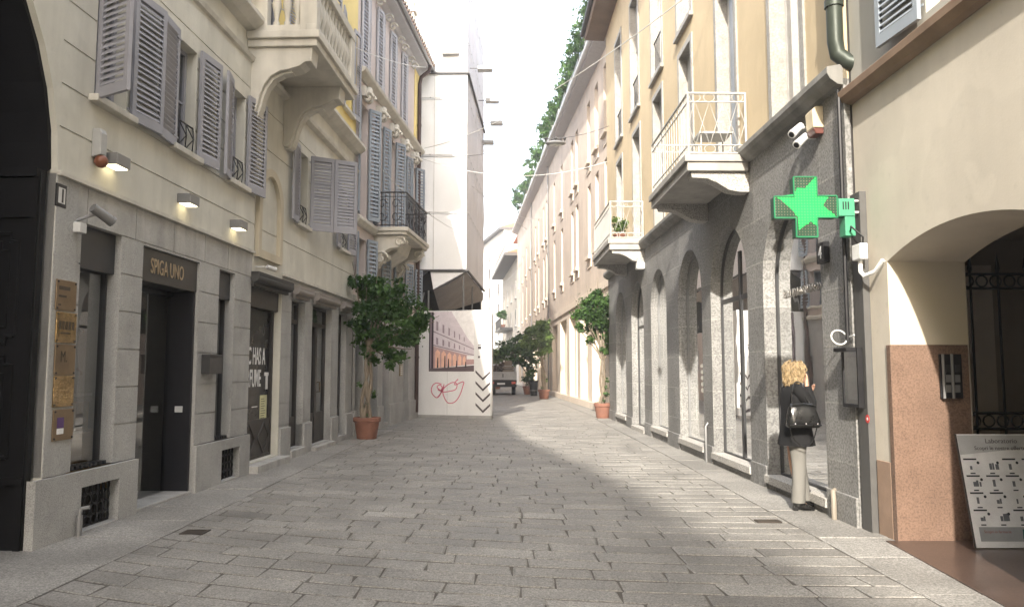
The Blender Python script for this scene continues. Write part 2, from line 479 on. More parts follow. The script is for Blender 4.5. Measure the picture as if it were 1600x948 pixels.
# ================================================================ ground and paving
def slab_mat(name, c0, c1, dirt=.34, rough=.62):
    m, nt, b = new_mat(name); L = nt.links; P = objco(nt)
    a = nd(nt, 'ShaderNodeAttribute', attribute_name='tone')
    r = ramp(nt, a.outputs['Fac'], [(0, c0), (1, c1), (.5, tuple((x + y) / 2 for x, y in zip(c0, c1)))])
    n1 = noise_node(nt, 1.1, 5, .65, P); g1 = ramp(nt, n1.outputs[0], [(.32, (1 - dirt,) * 3), (.68, (1 + dirt * .4,) * 3)])
    n3 = noise_node(nt, 26, 3, .75, P); g3 = ramp(nt, n3.outputs[0], [(.35, (.6, .6, .6)), (.58, (1.14, 1.14, 1.14))])
    n2 = noise_node(nt, 70, 2, .6, P); g2 = ramp(nt, n2.outputs[0], [(.38, (.55,) * 3), (.58, (1.22,) * 3)])
    c = mixc(nt, 1.0, r.outputs[0], g1.outputs[0], 'MULTIPLY'); c = mixc(nt, .8, c, g2.outputs[0], 'MULTIPLY')
    c = mixc(nt, .7, c, g3.outputs[0], 'MULTIPLY')
    # dark spots of old gum and grease
    v = nd(nt, 'ShaderNodeTexVoronoi'); v.inputs['Scale'].default_value = 2.6; v.inputs['Randomness'].default_value = 1; L.new(P, v.inputs['Vector'])
    gv = ramp(nt, v.outputs['Distance'], [(.025, (.62, .62, .62)), (.045, (1, 1, 1))]); c = mixc(nt, 1.0, c, gv.outputs[0], 'MULTIPLY')
    L.new(c, b.inputs['Base Color']); b.inputs['Specular IOR Level'].default_value = .35
    rr = ramp(nt, n1.outputs[0], [(.3, (rough - .12,) * 3), (.7, (rough + .15,) * 3)]); L.new(rr.outputs[0], b.inputs['Roughness'])
    h = nd(nt, 'ShaderNodeMath', operation='MULTIPLY_ADD'); h.inputs[1].default_value = .6; L.new(n2.outputs[0], h.inputs[0]); L.new(n3.outputs[0], h.inputs[2])
    bump(nt, b, h.outputs[0], .55, .008)
    MATS[name] = m; return m
SLAB = slab_mat('paving_stone', (.185, .175, .160), (.35, .335, .308))
SLAB_S = slab_mat('border_stone', (.225, .215, .198), (.32, .307, .284), .28)
MORTAR = surface('joint_mortar', (.092, .084, .074), .95, .2, 5, 60, .3)

def left_edge(y):
    if y < 19.5: return max(-3.37, LA(y, 0, 0).x + .55)
    if y < 26.3: return LB(y, 0, 0).x + .55
    return -2.75 - .05 * (y - 26.3)
def right_edge(y):
    if y < 25.7: return 2.93 - max(0, y - 14) * .016
    return PK(y, 0, 0).x - .75
def warp(x, y):
    k = max(0, min(1, (40 - y) / 30)); x = max(-3.5, min(x, 3.1))
    return y + k * (-.2 * x + .034 * x * x)
g = MB(); g.box(-300, 300, -60, 500, -.5, -.0065)
tag(g.build('ground', MORTAR), kind='structure')
def slab(mb, quad, tone, z=0.0, bev=.012, drop=.0075):
    """one paving stone: worn top face with rounded-off edges"""
    c = Vector((sum(q[0] for q in quad) / 4, sum(q[1] for q in quad) / 4, 0))
    tx, ty = rnd.uniform(-.006, .006), rnd.uniform(-.006, .006)
    hz = lambda x, y: z + (x - c.x) * tx + (y - c.y) * ty
    mb.t = tone; top, bot = [], []
    for q in quad:
        v = Vector((q[0], q[1], 0)); d = (c - v)
        i = v + d.normalized() * bev * 1.4
        top.append(mb.pt((i.x, i.y, hz(i.x, i.y)))); bot.append(mb.pt((v.x, v.y, z - drop)))
    mb.face(top)
    for k in range(4):
        mb.face((bot[k], bot[(k + 1) % 4], top[(k + 1) % 4], top[k]))
road = MB(); y = 2.0; row = 0
while y < 62:
    h = rnd.uniform(.27, .335) if y < 44 else rnd.uniform(.4, .6)
    ym = y + h / 2; xl = left_edge(ym); xr = right_edge(ym)
    x = xl - rnd.uniform(0, .5); gap = .006
    while x < xr:
        Lx = rnd.uniform(.45, .80) if rnd.random() > .1 else rnd.uniform(.28, .45)
        a, b2 = max(x, xl), min(x + Lx, xr)
        if xr - b2 < .18: b2 = xr
        if b2 - a > .06:
            sk = rnd.uniform(-.012, .012); j = lambda: rnd.uniform(-.007, .007)
            gy_ = gap * 2.1; q = [(a + gap + sk, y + gy_), (b2 - gap + sk, y + gy_), (b2 - gap - sk + j(), y + h - gy_), (a + gap - sk + j(), y + h - gy_)]
            q = [(p[0], warp(p[0], p[1]) + j()) for p in q]
            r0 = rnd.random(); t = .34 + .24 * rnd.random() + (.3 if r0 > .955 else 0) - (.22 if r0 < .05 else 0)
            slab(road, q, max(.02, min(1, t)), z=rnd.uniform(-.0015, .003))
        x = b2 if b2 < xr else xr + 1
    y += h; row += 1
tag(road.build('road', SLAB, loc=(0, 0, 0)), kind='structure')
pv = MB()
for sidef in (0, 1):
    y = 2.2
    while y < 62:
        Ly = rnd.uniform(.7, 1.5); ya, yb = y + .006, y + Ly - .006
        if sidef == 0:
            q = [(left_edge(ya) - 1.6, ya), (left_edge(ya) - .008, ya), (left_edge(yb) - .008, yb), (left_edge(yb) - 1.6, yb)]
        else:
            q = [(right_edge(ya) + .008, ya), (right_edge(ya) + 1.5, ya), (right_edge(yb) + 1.5, yb), (right_edge(yb) + .008, yb)]
        slab(pv, q, .3 + .5 * rnd.random(), z=.004 + rnd.uniform(-.002, .002))
        y += Ly
tag(pv.build('pavement', SLAB_S, loc=(0, 0, 0)), kind='structure')
fr = MB(); fr.m = 0
fr.t = .5; fr.box(-40, 40, 62, 300, -.008, -.001)
tag(fr.build('far_road', SLAB, loc=(0, 60, -.01)), kind='structure')

# ---------------------------------------------------------------- bright summer haze down the street
hz = MB(); hz.box(-60, 60, -45, 260, -1.6, 29)
hm = bpy.data.materials.new('haze'); hm.use_nodes = True; hn = hm.node_tree; hn.nodes.clear()
ho_ = nd(hn, 'ShaderNodeOutputMaterial'); hv = nd(hn, 'ShaderNodeVolumePrincipled')
hv.inputs['Color'].default_value = (.93, .95, 1, 1); hv.inputs['Density'].default_value = .0021; hv.inputs['Anisotropy'].default_value = .25
hn.links.new(hv.outputs[0], ho_.inputs['Volume'])
tag(hz.build('haze', hm), kind='stuff')
# ================================================================ helpers shared by the facades
def leaf(mb, F, uh, dh, z0, z1, w, ang, pitch=.062, t=.038):
    """louvred shutter leaf hinged at (uh, dh), standing at ang degrees from the +u direction, swung outwards"""
    a = R(ang); e = (math.cos(a), math.sin(a)); nn = (-e[1], e[0])
    def P(s, q, z): return (uh + e[0] * s + nn[0] * q, dh + e[1] * s + nn[1] * q, z)
    def bx(s0, s1, q0, q1, za, zb):
        i = [mb.pt(P(s, q, z)) for z in (za, zb) for q in (q0, q1) for s in (s0, s1)]
        for f in ((0, 2, 3, 1), (4, 5, 7, 6), (0, 1, 5, 4), (2, 6, 7, 3), (0, 4, 6, 2), (1, 3, 7, 5)): mb.face([i[k] for k in f])
    st, rl = .062, .085; h = t / 2
    bx(0, st, -h, h, z0, z1); bx(w - st, w, -h, h, z0, z1)
    bx(st, w - st, -h, h, z0, z0 + rl * 1.3); bx(st, w - st, -h, h, z1 - rl, z1)
    za, zb = z0 + rl * 1.3, z1 - rl
    n = int((zb - za) / pitch); p = (zb - za) / n
    for k in range(n):
        zc = za + (k + .5) * p + rnd.uniform(-.004, .004); hh = p * (rnd.uniform(.40, .49) if pitch < .07 else rnd.uniform(.26, .34))
        q = [P(st, h * .9, zc - hh), P(w - st, h * .9, zc - hh), P(w - st, -h * .9, zc + hh), P(st, -h * .9, zc + hh)]
        q2 = [(x[0], x[1], x[2] + .007) for x in q]
        I = [mb.pt(x) for x in q + q2]
        for f in ((0, 1, 2, 3), (7, 6, 5, 4), (0, 4, 5, 1), (1, 5, 6, 2), (2, 6, 7, 3), (3, 7, 4, 0)): mb.face([I[k] for k in f])
    # hinge straps
    for zz in (z0 + .12, z1 - .12): bx(-.03, .11, -h - .006, -h, zz - .012, zz + .012)
def facade_window(bld, F, u0, u1, z0, z1, d, rv, fm, sill=True, shutters=(), sm=None, panes=(2, 2), curtain=None, rail=None, gm=None, sillm=None, sd=.10):
    """window part (frame) with its pane, sill and shutters as sub-parts"""
    f = MB(F); fw = .055; dd = d - rv
    f.box(u0, u0 + fw, dd - .03, dd + .03, z0, z1); f.box(u1 - fw, u1, dd - .03, dd + .03, z0, z1)
    f.box(u0 + fw, u1 - fw, dd - .03, dd + .03, z0, z0 + fw); f.box(u0 + fw, u1 - fw, dd - .03, dd + .03, z1 - fw, z1)
    for k in range(1, panes[0]):
        x = u0 + (u1 - u0) * k / panes[0]; f.box(x - .035, x + .035, dd - .025, dd + .034, z0 + fw, z1 - fw)
    for k in range(1, panes[1]):
        z = z0 + (z1 - z0) * k / panes[1]; f.box(u0 + fw, u1 - fw, dd - .015, dd + .018, z - .014, z + .014)
    wn = f.build('window', fm, bld)
    p = MB(F); p.poly([(u0 + .02, dd, z0 + .02), (u1 - .02, dd, z0 + .02), (u1 - .02, dd, z1 - .02), (u0 + .02, dd, z1 - .02)])
    p.build('pane', gm or GLASS_D, wn, recalc=False)
    if curtain:
        c = MB(F); n = 24
        for k in range(n):
            a, b = u0 + (u1 - u0) * k / n, u0 + (u1 - u0) * (k + 1) / n
            c.poly([(a, dd - .12 - .03 * (k % 2), z0), (b, dd - .12 - .03 * ((k + 1) % 2), z0), (b, dd - .12 - .03 * ((k + 1) % 2), z1), (a, dd - .12 - .03 * (k % 2), z1)])
        c.build('curtain', curtain, wn)
    if sill:
        s = MB(F); s.box(u0 - .09, u1 + .09, d - rv + .03, d + sd, z0 - .075, z0 - .002)
        s.build('sill', sillm or MOULD, wn, bevel=.008)
    for (uh, w, ang) in shutters:
        s = MB(F); leaf(s, F, uh, d + .045, z0 - .04, z1 + .05, w, ang, .10 if F is LB else .062); s.build('shutter', sm, wn)
    if rail:
        s = MB(F); zr = z0 + .38
        s.tube([(u0, d - .03, zr), (u1, d - .03, zr)], .012, 6); s.tube([(u0, d - .03, z0 + .05), (u1, d - .03, z0 + .05)], .010, 6)
        n = 3
        for k in range(n):
            a, b = u0 + (u1 - u0) * k / n, u0 + (u1 - u0) * (k + 1) / n
            s.tube([(a, d - .03, z0 + .05), ((a + b) / 2, d + .03, z0 + .2), (b, d - .03, zr)], .008, 5)
            s.tube([(b, d - .03, z0 + .05), ((a + b) / 2, d + .03, z0 + .2), (a, d - .03, zr)], .008, 5)
        s.build('guard_rail', IRON, wn)
    return wn

# ================================================================ left: cream apartment building with shops
bl = empty('apartment_building', LA(9, 0, 0), 'cream plastered building with grey shutters above granite shopfronts and a dark portal', 'building')
PORTAL = dict(u0=2.1, u1=7.1, z0=-.2, z1=5.95, rise=2.5, reveal=1.4)
WIN = [(7.62, 8.22), (9.29, 9.88), (10.98, 11.55), (14.28, 14.92), (17.3, 17.95)]
ZW0, ZW1 = 4.38, 5.78
ops1 = [dict(u0=a, u1=b, z0=ZW0, z1=ZW1, reveal=.2) for a, b in WIN]
gr = [3.9, 4.32, 4.74, 5.16, 5.58, 6.0]
DF = .055
w1 = MB(LA)
wall(w1, -40, 7.1, -.2, 6.45, [dict(PORTAL)], [], d=DF)
wall(w1, 7.1, 12.03, 3.45, 6.45, ops1[:3], gr, d=DF)
w1.poly([(12.03, 0, 3.3), (12.03, DF, 3.3), (12.03, DF, 6.45), (12.03, 0, 6.45)])
OA = dict(u0=12.03, u1=13.55, z0=.14, z1=2.95, reveal=.2)
wall(w1, 12.03, 13.58, -.2, 3.3, [OA])
wall(w1, 12.03, 18.72, 3.3, 6.45, ops1[3:], [3.9, 5.3, 5.95])
wall(w1, -40, 18.72, 6.45, 6.98, [], [])
w1.poly([(18.72, 0, -.2), (18.72, -9, -.2), (18.72, -9, 11.6), (18.72, 0, 11.6)])
w1.build('wall', PLASTER, bl, recalc=False)
# niche arch moulding and recess
n_ = MB(LA)
o1 = dict(u0=12.22, u1=13.36, z0=3.42, z1=4.98, rise=.57); arch_frame(n_, o1, 0, .07, .13)
n_.build('niche_moulding', PLASTER_W, bl)
# mouldings
c1 = MB(LA)
c1.box(7.1, 12.04, 0, .095, 3.432, 3.475); c1.box(13.56, 18.72, 0, .05, 3.27, 3.32)
c1.prism([(0, 6.41), (.10, 6.44), (.12, 6.50), (.05, 6.53), (0, 6.53)], 0, 2, 18.72)
c1.prism([(0, 6.9), (.12, 6.94), (.26, 7.05), (.26, 7.12), (.03, 7.16), (0, 7.16)], 0, 2, 18.74)
# prism axis 0 takes (d, z)
c1.build('string_course', MOULD, bl)
# yellow storey(s), then a sloped roofline shaped for the shadow it casts
y1 = MB(LA)
WIN2 = [(7.5, 8.3), (9.6, 10.4), (12.5, 13.4), (15.5, 16.3), (17.45, 18.2)]
ops2 = [dict(u0=a, u1=b, z0=(7.16 if i == 2 else 7.75), z1=9.9, reveal=.25) for i, (a, b) in enumerate(WIN2)]
wall(y1, 2, 18.72, 6.98, 10.8, ops2, [])
y1.build('upper_wall', YELLOW, bl, recalc=False)
core = MB(LA)
core.prism([(-40, -.2), (2, -.2), (2, 0), (18.70, 0), (18.70, 11.6), (14, 11.6), (10.4, 10.8), (-4.1, 14.3), (-20.8, 20.4), (-26.6, 22), (-32, 24.5), (-40, 25)], 1, -9, -1.6)  # solid core; its unseen rising profile is shaped to shadow the road
core.build('inner_wall', INSIDE, bl)
rf = MB(LA)
rf.prism([(18.9, 11.6), (18.9, 11.75), (14, 11.75), (10.4, 10.95), (-4.1, 14.45), (-20.8, 20.55), (-26.6, 22.15), (-32, 24.65), (-40, 25.2), (-40, 25), (-32, 24.5), (-26.6, 22), (-20.8, 20.4), (-4.1, 14.3), (10.4, 10.8), (14, 11.6)], 1, -9, .15)  # roof on the same profile, invented for its shadow
up = MB(LA); up.poly([(-40, 0, 6.98), (2, 0, 6.98), (2, 0, 12.83), (-4.1, 0, 14.3), (-20.8, 0, 20.4), (-26.6, 0, 22), (-32, 0, 24.5), (-40, 0, 25)]); up.poly([(2, 0, 10.8), (10.4, 0, 10.8), (2, 0, 12.83)]); up.poly([(14, 0, 11.6), (18.72, 0, 11.6), (18.72, 0, 10.8), (10.4, 0, 10.8)])
up.build('shadow_profile_wall', YELLOW, bl, recalc=False)  # wall filling the unseen profile made to cast the road shadow
rf.build('roof', TILE, bl)
# windows of the first floor
fl = [dict(shutters=[(7.6, .52, 118), (8.24, .56, 7)]), dict(shutters=[(9.27, .49, 175), (9.9, .52, 6)], rail=True),
      dict(shutters=[(10.96, .40, 168), (11.57, .56, 8)], rail=True), dict(shutters=[(14.26, .5, 174)], rail=True), dict(shutters=[(17.28, .5, 173), (17.97, .5, 8)], rail=True)]
for (a, b), k in zip(WIN, fl):
    wn = facade_window(bl, LA, a, b, ZW0, ZW1, DF if a < 12 else 0, .17, SHUT, sm=SHUT, curtain=CURTAIN, **k)
    if 14 < a < 15:      # the two-panel folding leaf standing out into the street
        s = MB(LA); leaf(s, LA, 14.95, .05, ZW0 - .04, ZW1 + .05, .47, 57); s.build('shutter', SHUT, wn)
        e = (14.95 + .48 * math.cos(R(57)), .05 + .48 * math.sin(R(57)))
        s = MB(LA); leaf(s, LA, e[0], e[1], ZW0 - .04, ZW1 + .05, .47, 57); s.build('shutter', SHUT, wn)
for i, (a, b) in enumerate(WIN2):
    facade_window(bl, LA, a, b, ops2[i]['z0'], 9.9, 0, .22, SHUT, sm=SHUT, curtain=CURTAIN, sill=i != 2, shutters=[(a - .02, .45, 172), (b + .02, .45, 8)])

# granite ground floor
SW1 = dict(u0=7.55, u1=8.28, z0=.62, z1=3.07, reveal=.2); DOOR = dict(u0=8.74, u1=10.2, z0=-.2, z1=3.03, reveal=.36)
NW = dict(u0=10.83, u1=11.38, z0=.62, z1=3.03, reveal=.2)
V1 = dict(u0=7.68, u1=8.36, z0=.02, z1=.45, reveal=.14); V2 = dict(u0=11.0, u1=11.65, z0=.03, z1=.47, reveal=.14)
bs = MB(LA); BG = [1.02, 1.42, 1.83, 2.24, 2.65, 3.05]
wall(bs, 7.1, 12.03, .62, 3.06, [SW1, DOOR, NW], BG, gw=.014, gd=.012, d=.04)
bs.poly([(12.03, -.2, -.2), (12.03, .04, -.2), (12.03, .04, 3.45), (12.03, -.2, 3.45)])
OB, OC, OD = (dict(u0=a, u1=b, z0=z0, z1=z1, reveal=.2) for a, b, z0, z1 in ((14.12, 14.93, .16, 2.9), (15.42, 16.85, .1, 2.92), (17.42, 18.12, .14, 2.9)))
wall(bs, 13.58, 18.72, -.2, 3.27, [OB, OC, OD], [.62, 1.02, 1.42, 1.83, 2.24, 2.65, 2.95], gw=.014, gd=.012)
bs.build('stone_base', GRANITE, bl, recalc=False)
lt = MB(LA)
for a, b in ((7.1, 7.62), (7.63, 8.55), (8.56, 9.45), (9.46, 10.33), (10.34, 11.1), (11.11, 12.03)):
    lt.box(a, b - .004, -.1, .046, 3.062, 3.43)
lt.build('lintel', GRANITE_L, bl, bevel=.004)
for a, b, v in ((6.98, 8.74, V1), (10.2, 12.05, V2)):
    pl = MB(LA); wall(pl, a, b, -.2, .61, [v], [], d=.085)
    pl.poly([(a, .04, .61), (b, .04, .61), (b, .085, .61), (a, .085, .61)])
    pl.poly([(a, .0, -.2), (a, .085, -.2), (a, .085, .61), (a, .0, .61)]); pl.poly([(b, -.5, -.2), (b, .085, -.2), (b, .085, .61), (b, -.5, .61)]); pl.build('plinth', GRANITE, bl, bevel=.01)
for a, b in ((13.58, 14.12), (14.93, 15.42), (16.85, 17.42), (18.12, 18.72)):
    pl = MB(LA); pl.box(a, b, -.15, .045, -.2, .58); pl.build('plinth', GRANITE, bl, bevel=.01)
pg = MB(LA); pg.box(7.1, 7.46, -.3, .06, .612, 3.46)
pg.build('portal_jamb', GRANITE, bl, bevel=.012)
for q in ((12.05, 13.6, -.6, .22, -.06, .12), (14.1, 14.95, -.3, .08, -.06, .14), (15.4, 16.87, -.5, .15, -.06, .08), (17.4, 18.14, -.3, .05, -.06, .12), (8.76, 10.18, -1.2, .03, -.1, .035)):
    ob = MB(LA); ob.box(*q); ob.build('threshold', GRANITE_L, bl, bevel=.01)

# dark portal: open leaf folded back against the far jamb
pd = MB(LA)
pd.box(6.99, 7.06, -1.4, -.015, -.05, 3.45)
zc = 3.45; pts = [(-.015, 3.45), (-1.4, 3.45)]
arc = [(4.6 + 2.46 * math.cos(a), 3.45 + 2.46 * math.sin(a)) for a in [R(90 * k / 14) for k in range(15)]]
for p, q in zip(arc, arc[1:]):
    pd.poly([(p[0], -.012, p[1]), (q[0], -.012, q[1]), (q[0], -1.4, q[1]), (p[0], -1.4, p[1])])
    pd.poly([(p[0], -.012, p[1]), (q[0], -.012, q[1]), (q[0] + .04, -.002, q[1] + .04), (p[0] + .04, -.002, p[1] + .04)])
pdo = pd.build('portal_door', DARKWOOD, bl, bevel=.006)
pm = MB(LA)
def ring(z0, z1, d0, d1, w, t, cut=.07):
    P = [(d0, z0 + cut), (d0 - cut, z0 + cut), (d0 - cut, z0), (d1 + cut, z0), (d1 + cut, z0 + cut), (d1, z0 + cut), (d1, z1 - cut), (d1 + cut, z1 - cut), (d1 + cut, z1), (d0 - cut, z1), (d0 - cut, z1 - cut), (d0, z1 - cut)]
    pm.tube([(6.985, a, b) for a, b in P + P[:1]], w, 6)
for z0, z1 in ((.75, 1.72), (1.84, 2.85)):
    ring(z0, z1, -.2, -.78, .022, 0); ring(z0 + .08, z1 - .08, -.28, -.70, .012, 0)
    ring(z0, z1, -.86, -1.3, .022, 0)
pm.box(6.95, 7.0, -1.4, -.03, .58, .64); pm.box(6.955, 7.0, -1.4, -.03, 3.0, 3.36); pm.box(6.94, 7.0, -1.4, -.03, 3.38, 3.46)
pm.box(6.965, 7.0, -.09, -.03, 0, 3.4)
pm.build('door_moulding', DARKWOOD, pdo, smooth=True)
pb = MB(LA); pb.poly([(2, -1.5, -.2), (7.2, -1.5, -.2), (7.2, -1.5, 6.2), (2, -1.5, 6.2)]); pb.build('passage_wall', INSIDE, bl, recalc=False)

# shop window, entrance and side light
def shop_window(o, d, head, hm, gm, inside, dep=.5, back=None):
    f = MB(LA); arch_frame(f, o, d - .03, d + .03, .03)
    if head: f.box(o['u0'], o['u1'], d - .04, d + .10, head, o['z1'])
    s = f.build('shop_window', hm, bl)
    g_ = MB(LA); arch_sheet(g_, dict(o, z1=head or o['z1']), d, .01); g_.build('pane', gm, s, recalc=False)
    b = MB(LA); a0, a1 = o['u0'] - .3, o['u1'] + .5
    b.poly([(a0, d - dep, 0), (a1, d - dep, 0), (a1, d - dep, 3.2), (a0, d - dep, 3.2)])
    b.poly([(a1, d - .03, 0), (a1, d - dep, 0), (a1, d - dep, 3.2), (a1, d - .03, 3.2)]); b.poly([(a0, d - .03, 0), (a0, d - dep, 0), (a0, d - dep, 3.2), (a0, d - .03, 3.2)])
    b.build('display_backdrop', inside, s)
    return s
s1 = shop_window(SW1, -.13, 2.63, DARKG, GLASS_V, plain('taupe_backdrop', (.30, .27, .23), .8), .7)
m = MB(LA); m.box(7.5, 8.7, -.8, -.2, .3, .95); m.box(8.25, 8.55, -.75, -.4, .95, 1.25); m.build('display_platform', plain('pale_wood', (.42, .29, .15), .6), s1, bevel=.006)
m = MB(LA); m.box(7.9, 8.6, -.45, -.40, 1.32, 1.35); m.tube([(7.86, -.3, 1.0), (7.96, -.34, 2.25)], .035, 8); m.build('display_shelf', plain('pale_board', (.5, .47, .42), .6), s1)
for z in (2.0, 1.56):
    m = MB(LA); m.tube([(8.05, -.25, z + .05), (8.02, -.18, z)], .016, 8); m.build('display_rod', plain('chrome', (.8, .8, .8), .12, 1), s1, smooth=True)
m = MB(LA)
for k in range(8): m.box(7.6 + k * .08, 7.64 + k * .08, -.08, .02, .622, .66)
m.build('sill_pegs', BLACKP, s1)
s2 = shop_window(NW, -.13, 2.63, DARKG, GLASS_V, plain('taupe_backdrop', (.30, .27, .23), .8), .7)
for z in (1.86, 1.42):
    m = MB(LA); m.tube([(11.2, -.22, z + .05), (11.17, -.15, z)], .016, 8); m.build('display_rod', MATS['chrome'], s2, smooth=True)
m = MB(LA)
for k in range(6): m.box(10.87 + k * .08, 10.91 + k * .08, -.08, .02, .622, .66)
m.build('sill_pegs', BLACKP, s2)
dd = MB(LA)
dd.box(10.15, 10.19, -.36, .0, .035, 2.63); dd.box(8.75, 10.15, -.36, -.28, 2.56, 2.63)
dr = dd.build('shop_door', plain('black_panel', (.016, .016, .019), .35), bl, bevel=.004)
m = MB(LA); m.poly([(8.76, -.31, .05), (10.14, -.31, .05), (10.14, -.31, 2.57), (8.76, -.31, 2.57)]); m.build('pane', GLASS_L, dr, recalc=False)
m = MB(LA); m.box(10.132, 10.149, -.2, -.1, 1.05, 1.13); m.build('handle', LIGHTG, dr, bevel=.003)
m = MB(LA); m.box(10.2, 10.3, -2, -.37, 0, 3); m.box(8.5, 10.4, -1.58, -1.5, 0, 3.2); m.box(8.4, 8.5, -1.6, -.9, 0, 3.1); m.build('entrance_hall', plain('hall_grey', (.16, .15, .14), .7), bl)
sg = MB(LA); sg.box(8.75, 10.19, -.3, .012, 2.63, 3.025); sgo = sg.build('name_board', BROWNG, bl, bevel=.006)
ux = (LA(9.2, 0, 0) - LA(9.1, 0, 0))
text_part('lettering', 'SPIGA UNO', plain('dull_gold_letters', (.42, .33, .22), .35, .6), LA(8.96, .016, 2.74), ux, (0, 0, 1), .26, sgo, .004, sx=.62)
def grille(o, nm='vent_grille'):
    m = MB(LA); d = -.03; n = 6; w = (o['u1'] - o['u0']) / n
    for k in range(n + 1):
        x = o['u0'] + k * w; m.tube([(x, d, o['z0']), (x, d, o['z1'])], .012, 6)
    for k in range(n):
        x = o['u0'] + (k + .5) * w; h = (o['z1'] - o['z0']) / 4
        for j in range(4):
            zc = o['z0'] + (j + .5) * h
            P = [(x + math.cos(t) * w * .48, d + .01, zc + math.sin(t) * h * .5) for t in [6.2832 * q / 10 for q in range(11)]]
            m.tube(P, .008, 5)
    m.box(o['u0'], o['u1'], d - .012, d + .012, o['z1'] - .025, o['z1']); m.box(o['u0'], o['u1'], d - .012, d + .012, o['z0'], o['z0'] + .02)
    gq = m.build(nm, IRON, bl)
    m = MB(LA); m.box(o['u0'], o['u1'], -.16, -.12, o['z0'], o['z1']); m.build('grille_backing', INSIDE, gq)
grille(V1); grille(V2)

# perfume shop bays
film = plain('black_window_film', (.02, .02, .022), .3, spec=.2)
f = MB(LA); arch_frame(f, OA, -.21, -.12, .05); f.box(12.03, 13.55, -.2, -.05, 2.62, 2.95); f.box(12.08, 13.5, -.2, -.14, .14, .78)
pa = f.build('shop_window', plain('worn_dark_wood', (.045, .04, .036), .5), bl, bevel=.004)
m = MB(LA); m.box(12.08, 13.5, -.19, -.175, .78, 2.62); m.build('pane', film, pa)
m = MB(LA)
P = [(12.95, .47), (13.2, .72), (13.45, .47), (13.2, .22), (12.95, .47)]; m.tube([(a, -.135, b) for a, b in P], .014, 5)
P = [(12.3, .47), (12.55, .72), (12.8, .47), (12.55, .22), (12.3, .47)]; m.tube([(a, -.135, b) for a, b in P], .014, 5)
m.build('panel_moulding', MATS['worn_dark_wood'], pa)
wl = plain('white_lettering', (.75, .75, .75), .5)
text_part('lettering', 'MUSIC HAS A', wl, LA(13.31, -.172, 1.70), ux, (0, 0, 1), .40, pa, .002, 'RIGHT', .52, .006)
text_part('lettering', 'PERFUME', wl, LA(13.13, -.172, 1.33), ux, (0, 0, 1), .40, pa, .002, 'RIGHT', .52, .006)
m = MB(LA); m.box(12.75, 13.0, -.173, -.170, .985, 1.0); m.build('small_print', wl, pa)
for o, nm in ((OB, 'shop_window'), (OD, 'shop_window'), (OC, 'shop_door')):
    f = MB(LA); arch_frame(f, o, -.2, -.13, .06); f.box(o['u0'] + .06, o['u1'] - .06, -.2, -.12, o['z1'] - .42, o['z1'] - .34)
    f.box(o['u0'] + .06, o['u1'] - .06, -.19, -.14, o['z0'] + .06, .72)
    if o is OC: f.box(16.08, 16.2, -.2, -.12, .1, 2.52); f.box(15.48, 15.6, -.2, -.12, .1, 2.52)
    q = f.build(nm, MATS['worn_dark_wood'], bl, bevel=.004)
    m = MB(LA); arch_sheet(m, o, -.165, .03); m.build('pane', GLASS_D, q, recalc=False)
    m = MB(LA); m.poly([(o['u0'], -.5, 0), (o['u1'], -.5, 0), (o['u1'], -.5, 3), (o['u0'], -.5, 3)]); m.build('display_backdrop', CURTAIN if o is OC else INSIDE, q, recalc=False)
    if o is OC:
        m = MB(LA); m.tube([(16.2, -.11, 1.15), (16.2, -.05, 1.15), (16.2, -.05, 1.35), (16.2, -.11, 1.35)], .012, 6); m.build('handle', BRASS, q)
for a, b in ((12.0, 13.72), (14.05, 15.0), (15.35, 16.95), (17.36, 18.2)):
    m = MB(LA); m.tube([(a, .1, 3.06), (b, .1, 3.06)], .075, 10); m.box(a, b, 0, .17, 3.1, 3.15); m.box(a + .02, b - .02, .03, .08, 2.93, 3.05)
    m.build('awning', CLOTH_B if a > 13 else plain('dark_awning', (.06, .058, .055), .8), bl, smooth=True)

# stone balcony with corbels
bu0, bu1, bd = 11.68, 14.15, 1.1
b = MB(LA); b.box(bu0, bu1, 0, bd, 6.66, 6.78); b.box(bu0 - .05, bu1 + .05, 0, bd + .05, 6.78, 6.9)
bal = b.build('balcony', MOULD, bl, bevel=.012)
prof = [(0, 5.58), (.08, 5.58), (.13, 5.63), (.17, 5.75), (.2, 5.9), (.26, 6.06), (.36, 6.2), (.5, 6.28), (.66, 6.31), (.82, 6.36), (.9, 6.42), (1.0, 6.43), (1.02, 6.66), (0, 6.66)]
for a, c in ((11.73, 12.06), (13.42, 13.76)):
    m = MB(LA); m.prism(prof, 0, a, c); m.build('corbel', MOULD, bal, bevel=.012)
    m = MB(LA); m.prism([(x + (.03 if 0 < x < 1 else 0), z - .03) for x, z in prof[:9]] + [(.6, 6.45), (.2, 6.3), (0, 6.1)], 0, a + .08, c - .08); m.build('corbel_scroll', MOULD, bal, bevel=.01)
m = MB(LA)
m.box(bu0, bu1, bd - .2, bd, 7.78, 7.95); m.box(bu0, bu0 + .2, .0, bd - .2, 7.78, 7.95); m.box(bu1 - .2, bu1, 0, bd - .2, 7.78, 7.95)
m.box(bu0, bu1, bd - .18, bd - .02, 6.9, 7.02); m.box(bu0 + .02, bu0 + .18, 0, bd - .2, 6.9, 7.02)
m.box(bu0 + .01, bu0 + .21, bd - .28, bd - .01, 6.9, 7.78); m.box(bu1 - .26, bu1 - .01, bd - .21, bd - .01, 6.9, 7.78); m.box(bu0 + .01, bu0 + .19, 0, .3, 6.9, 7.78); m.box(bu1 - .19, bu1 - .01, 0, .2, 6.9, 7.78)
m.build('balustrade', MOULD, bal, bevel=.012)
bp_ = [(.05, 0), (.05, .06), (.03, .1), (.045, .2), (.075, .33), (.06, .47), (.03, .58), (.045, .64), (.05, .68), (.05, .76)]
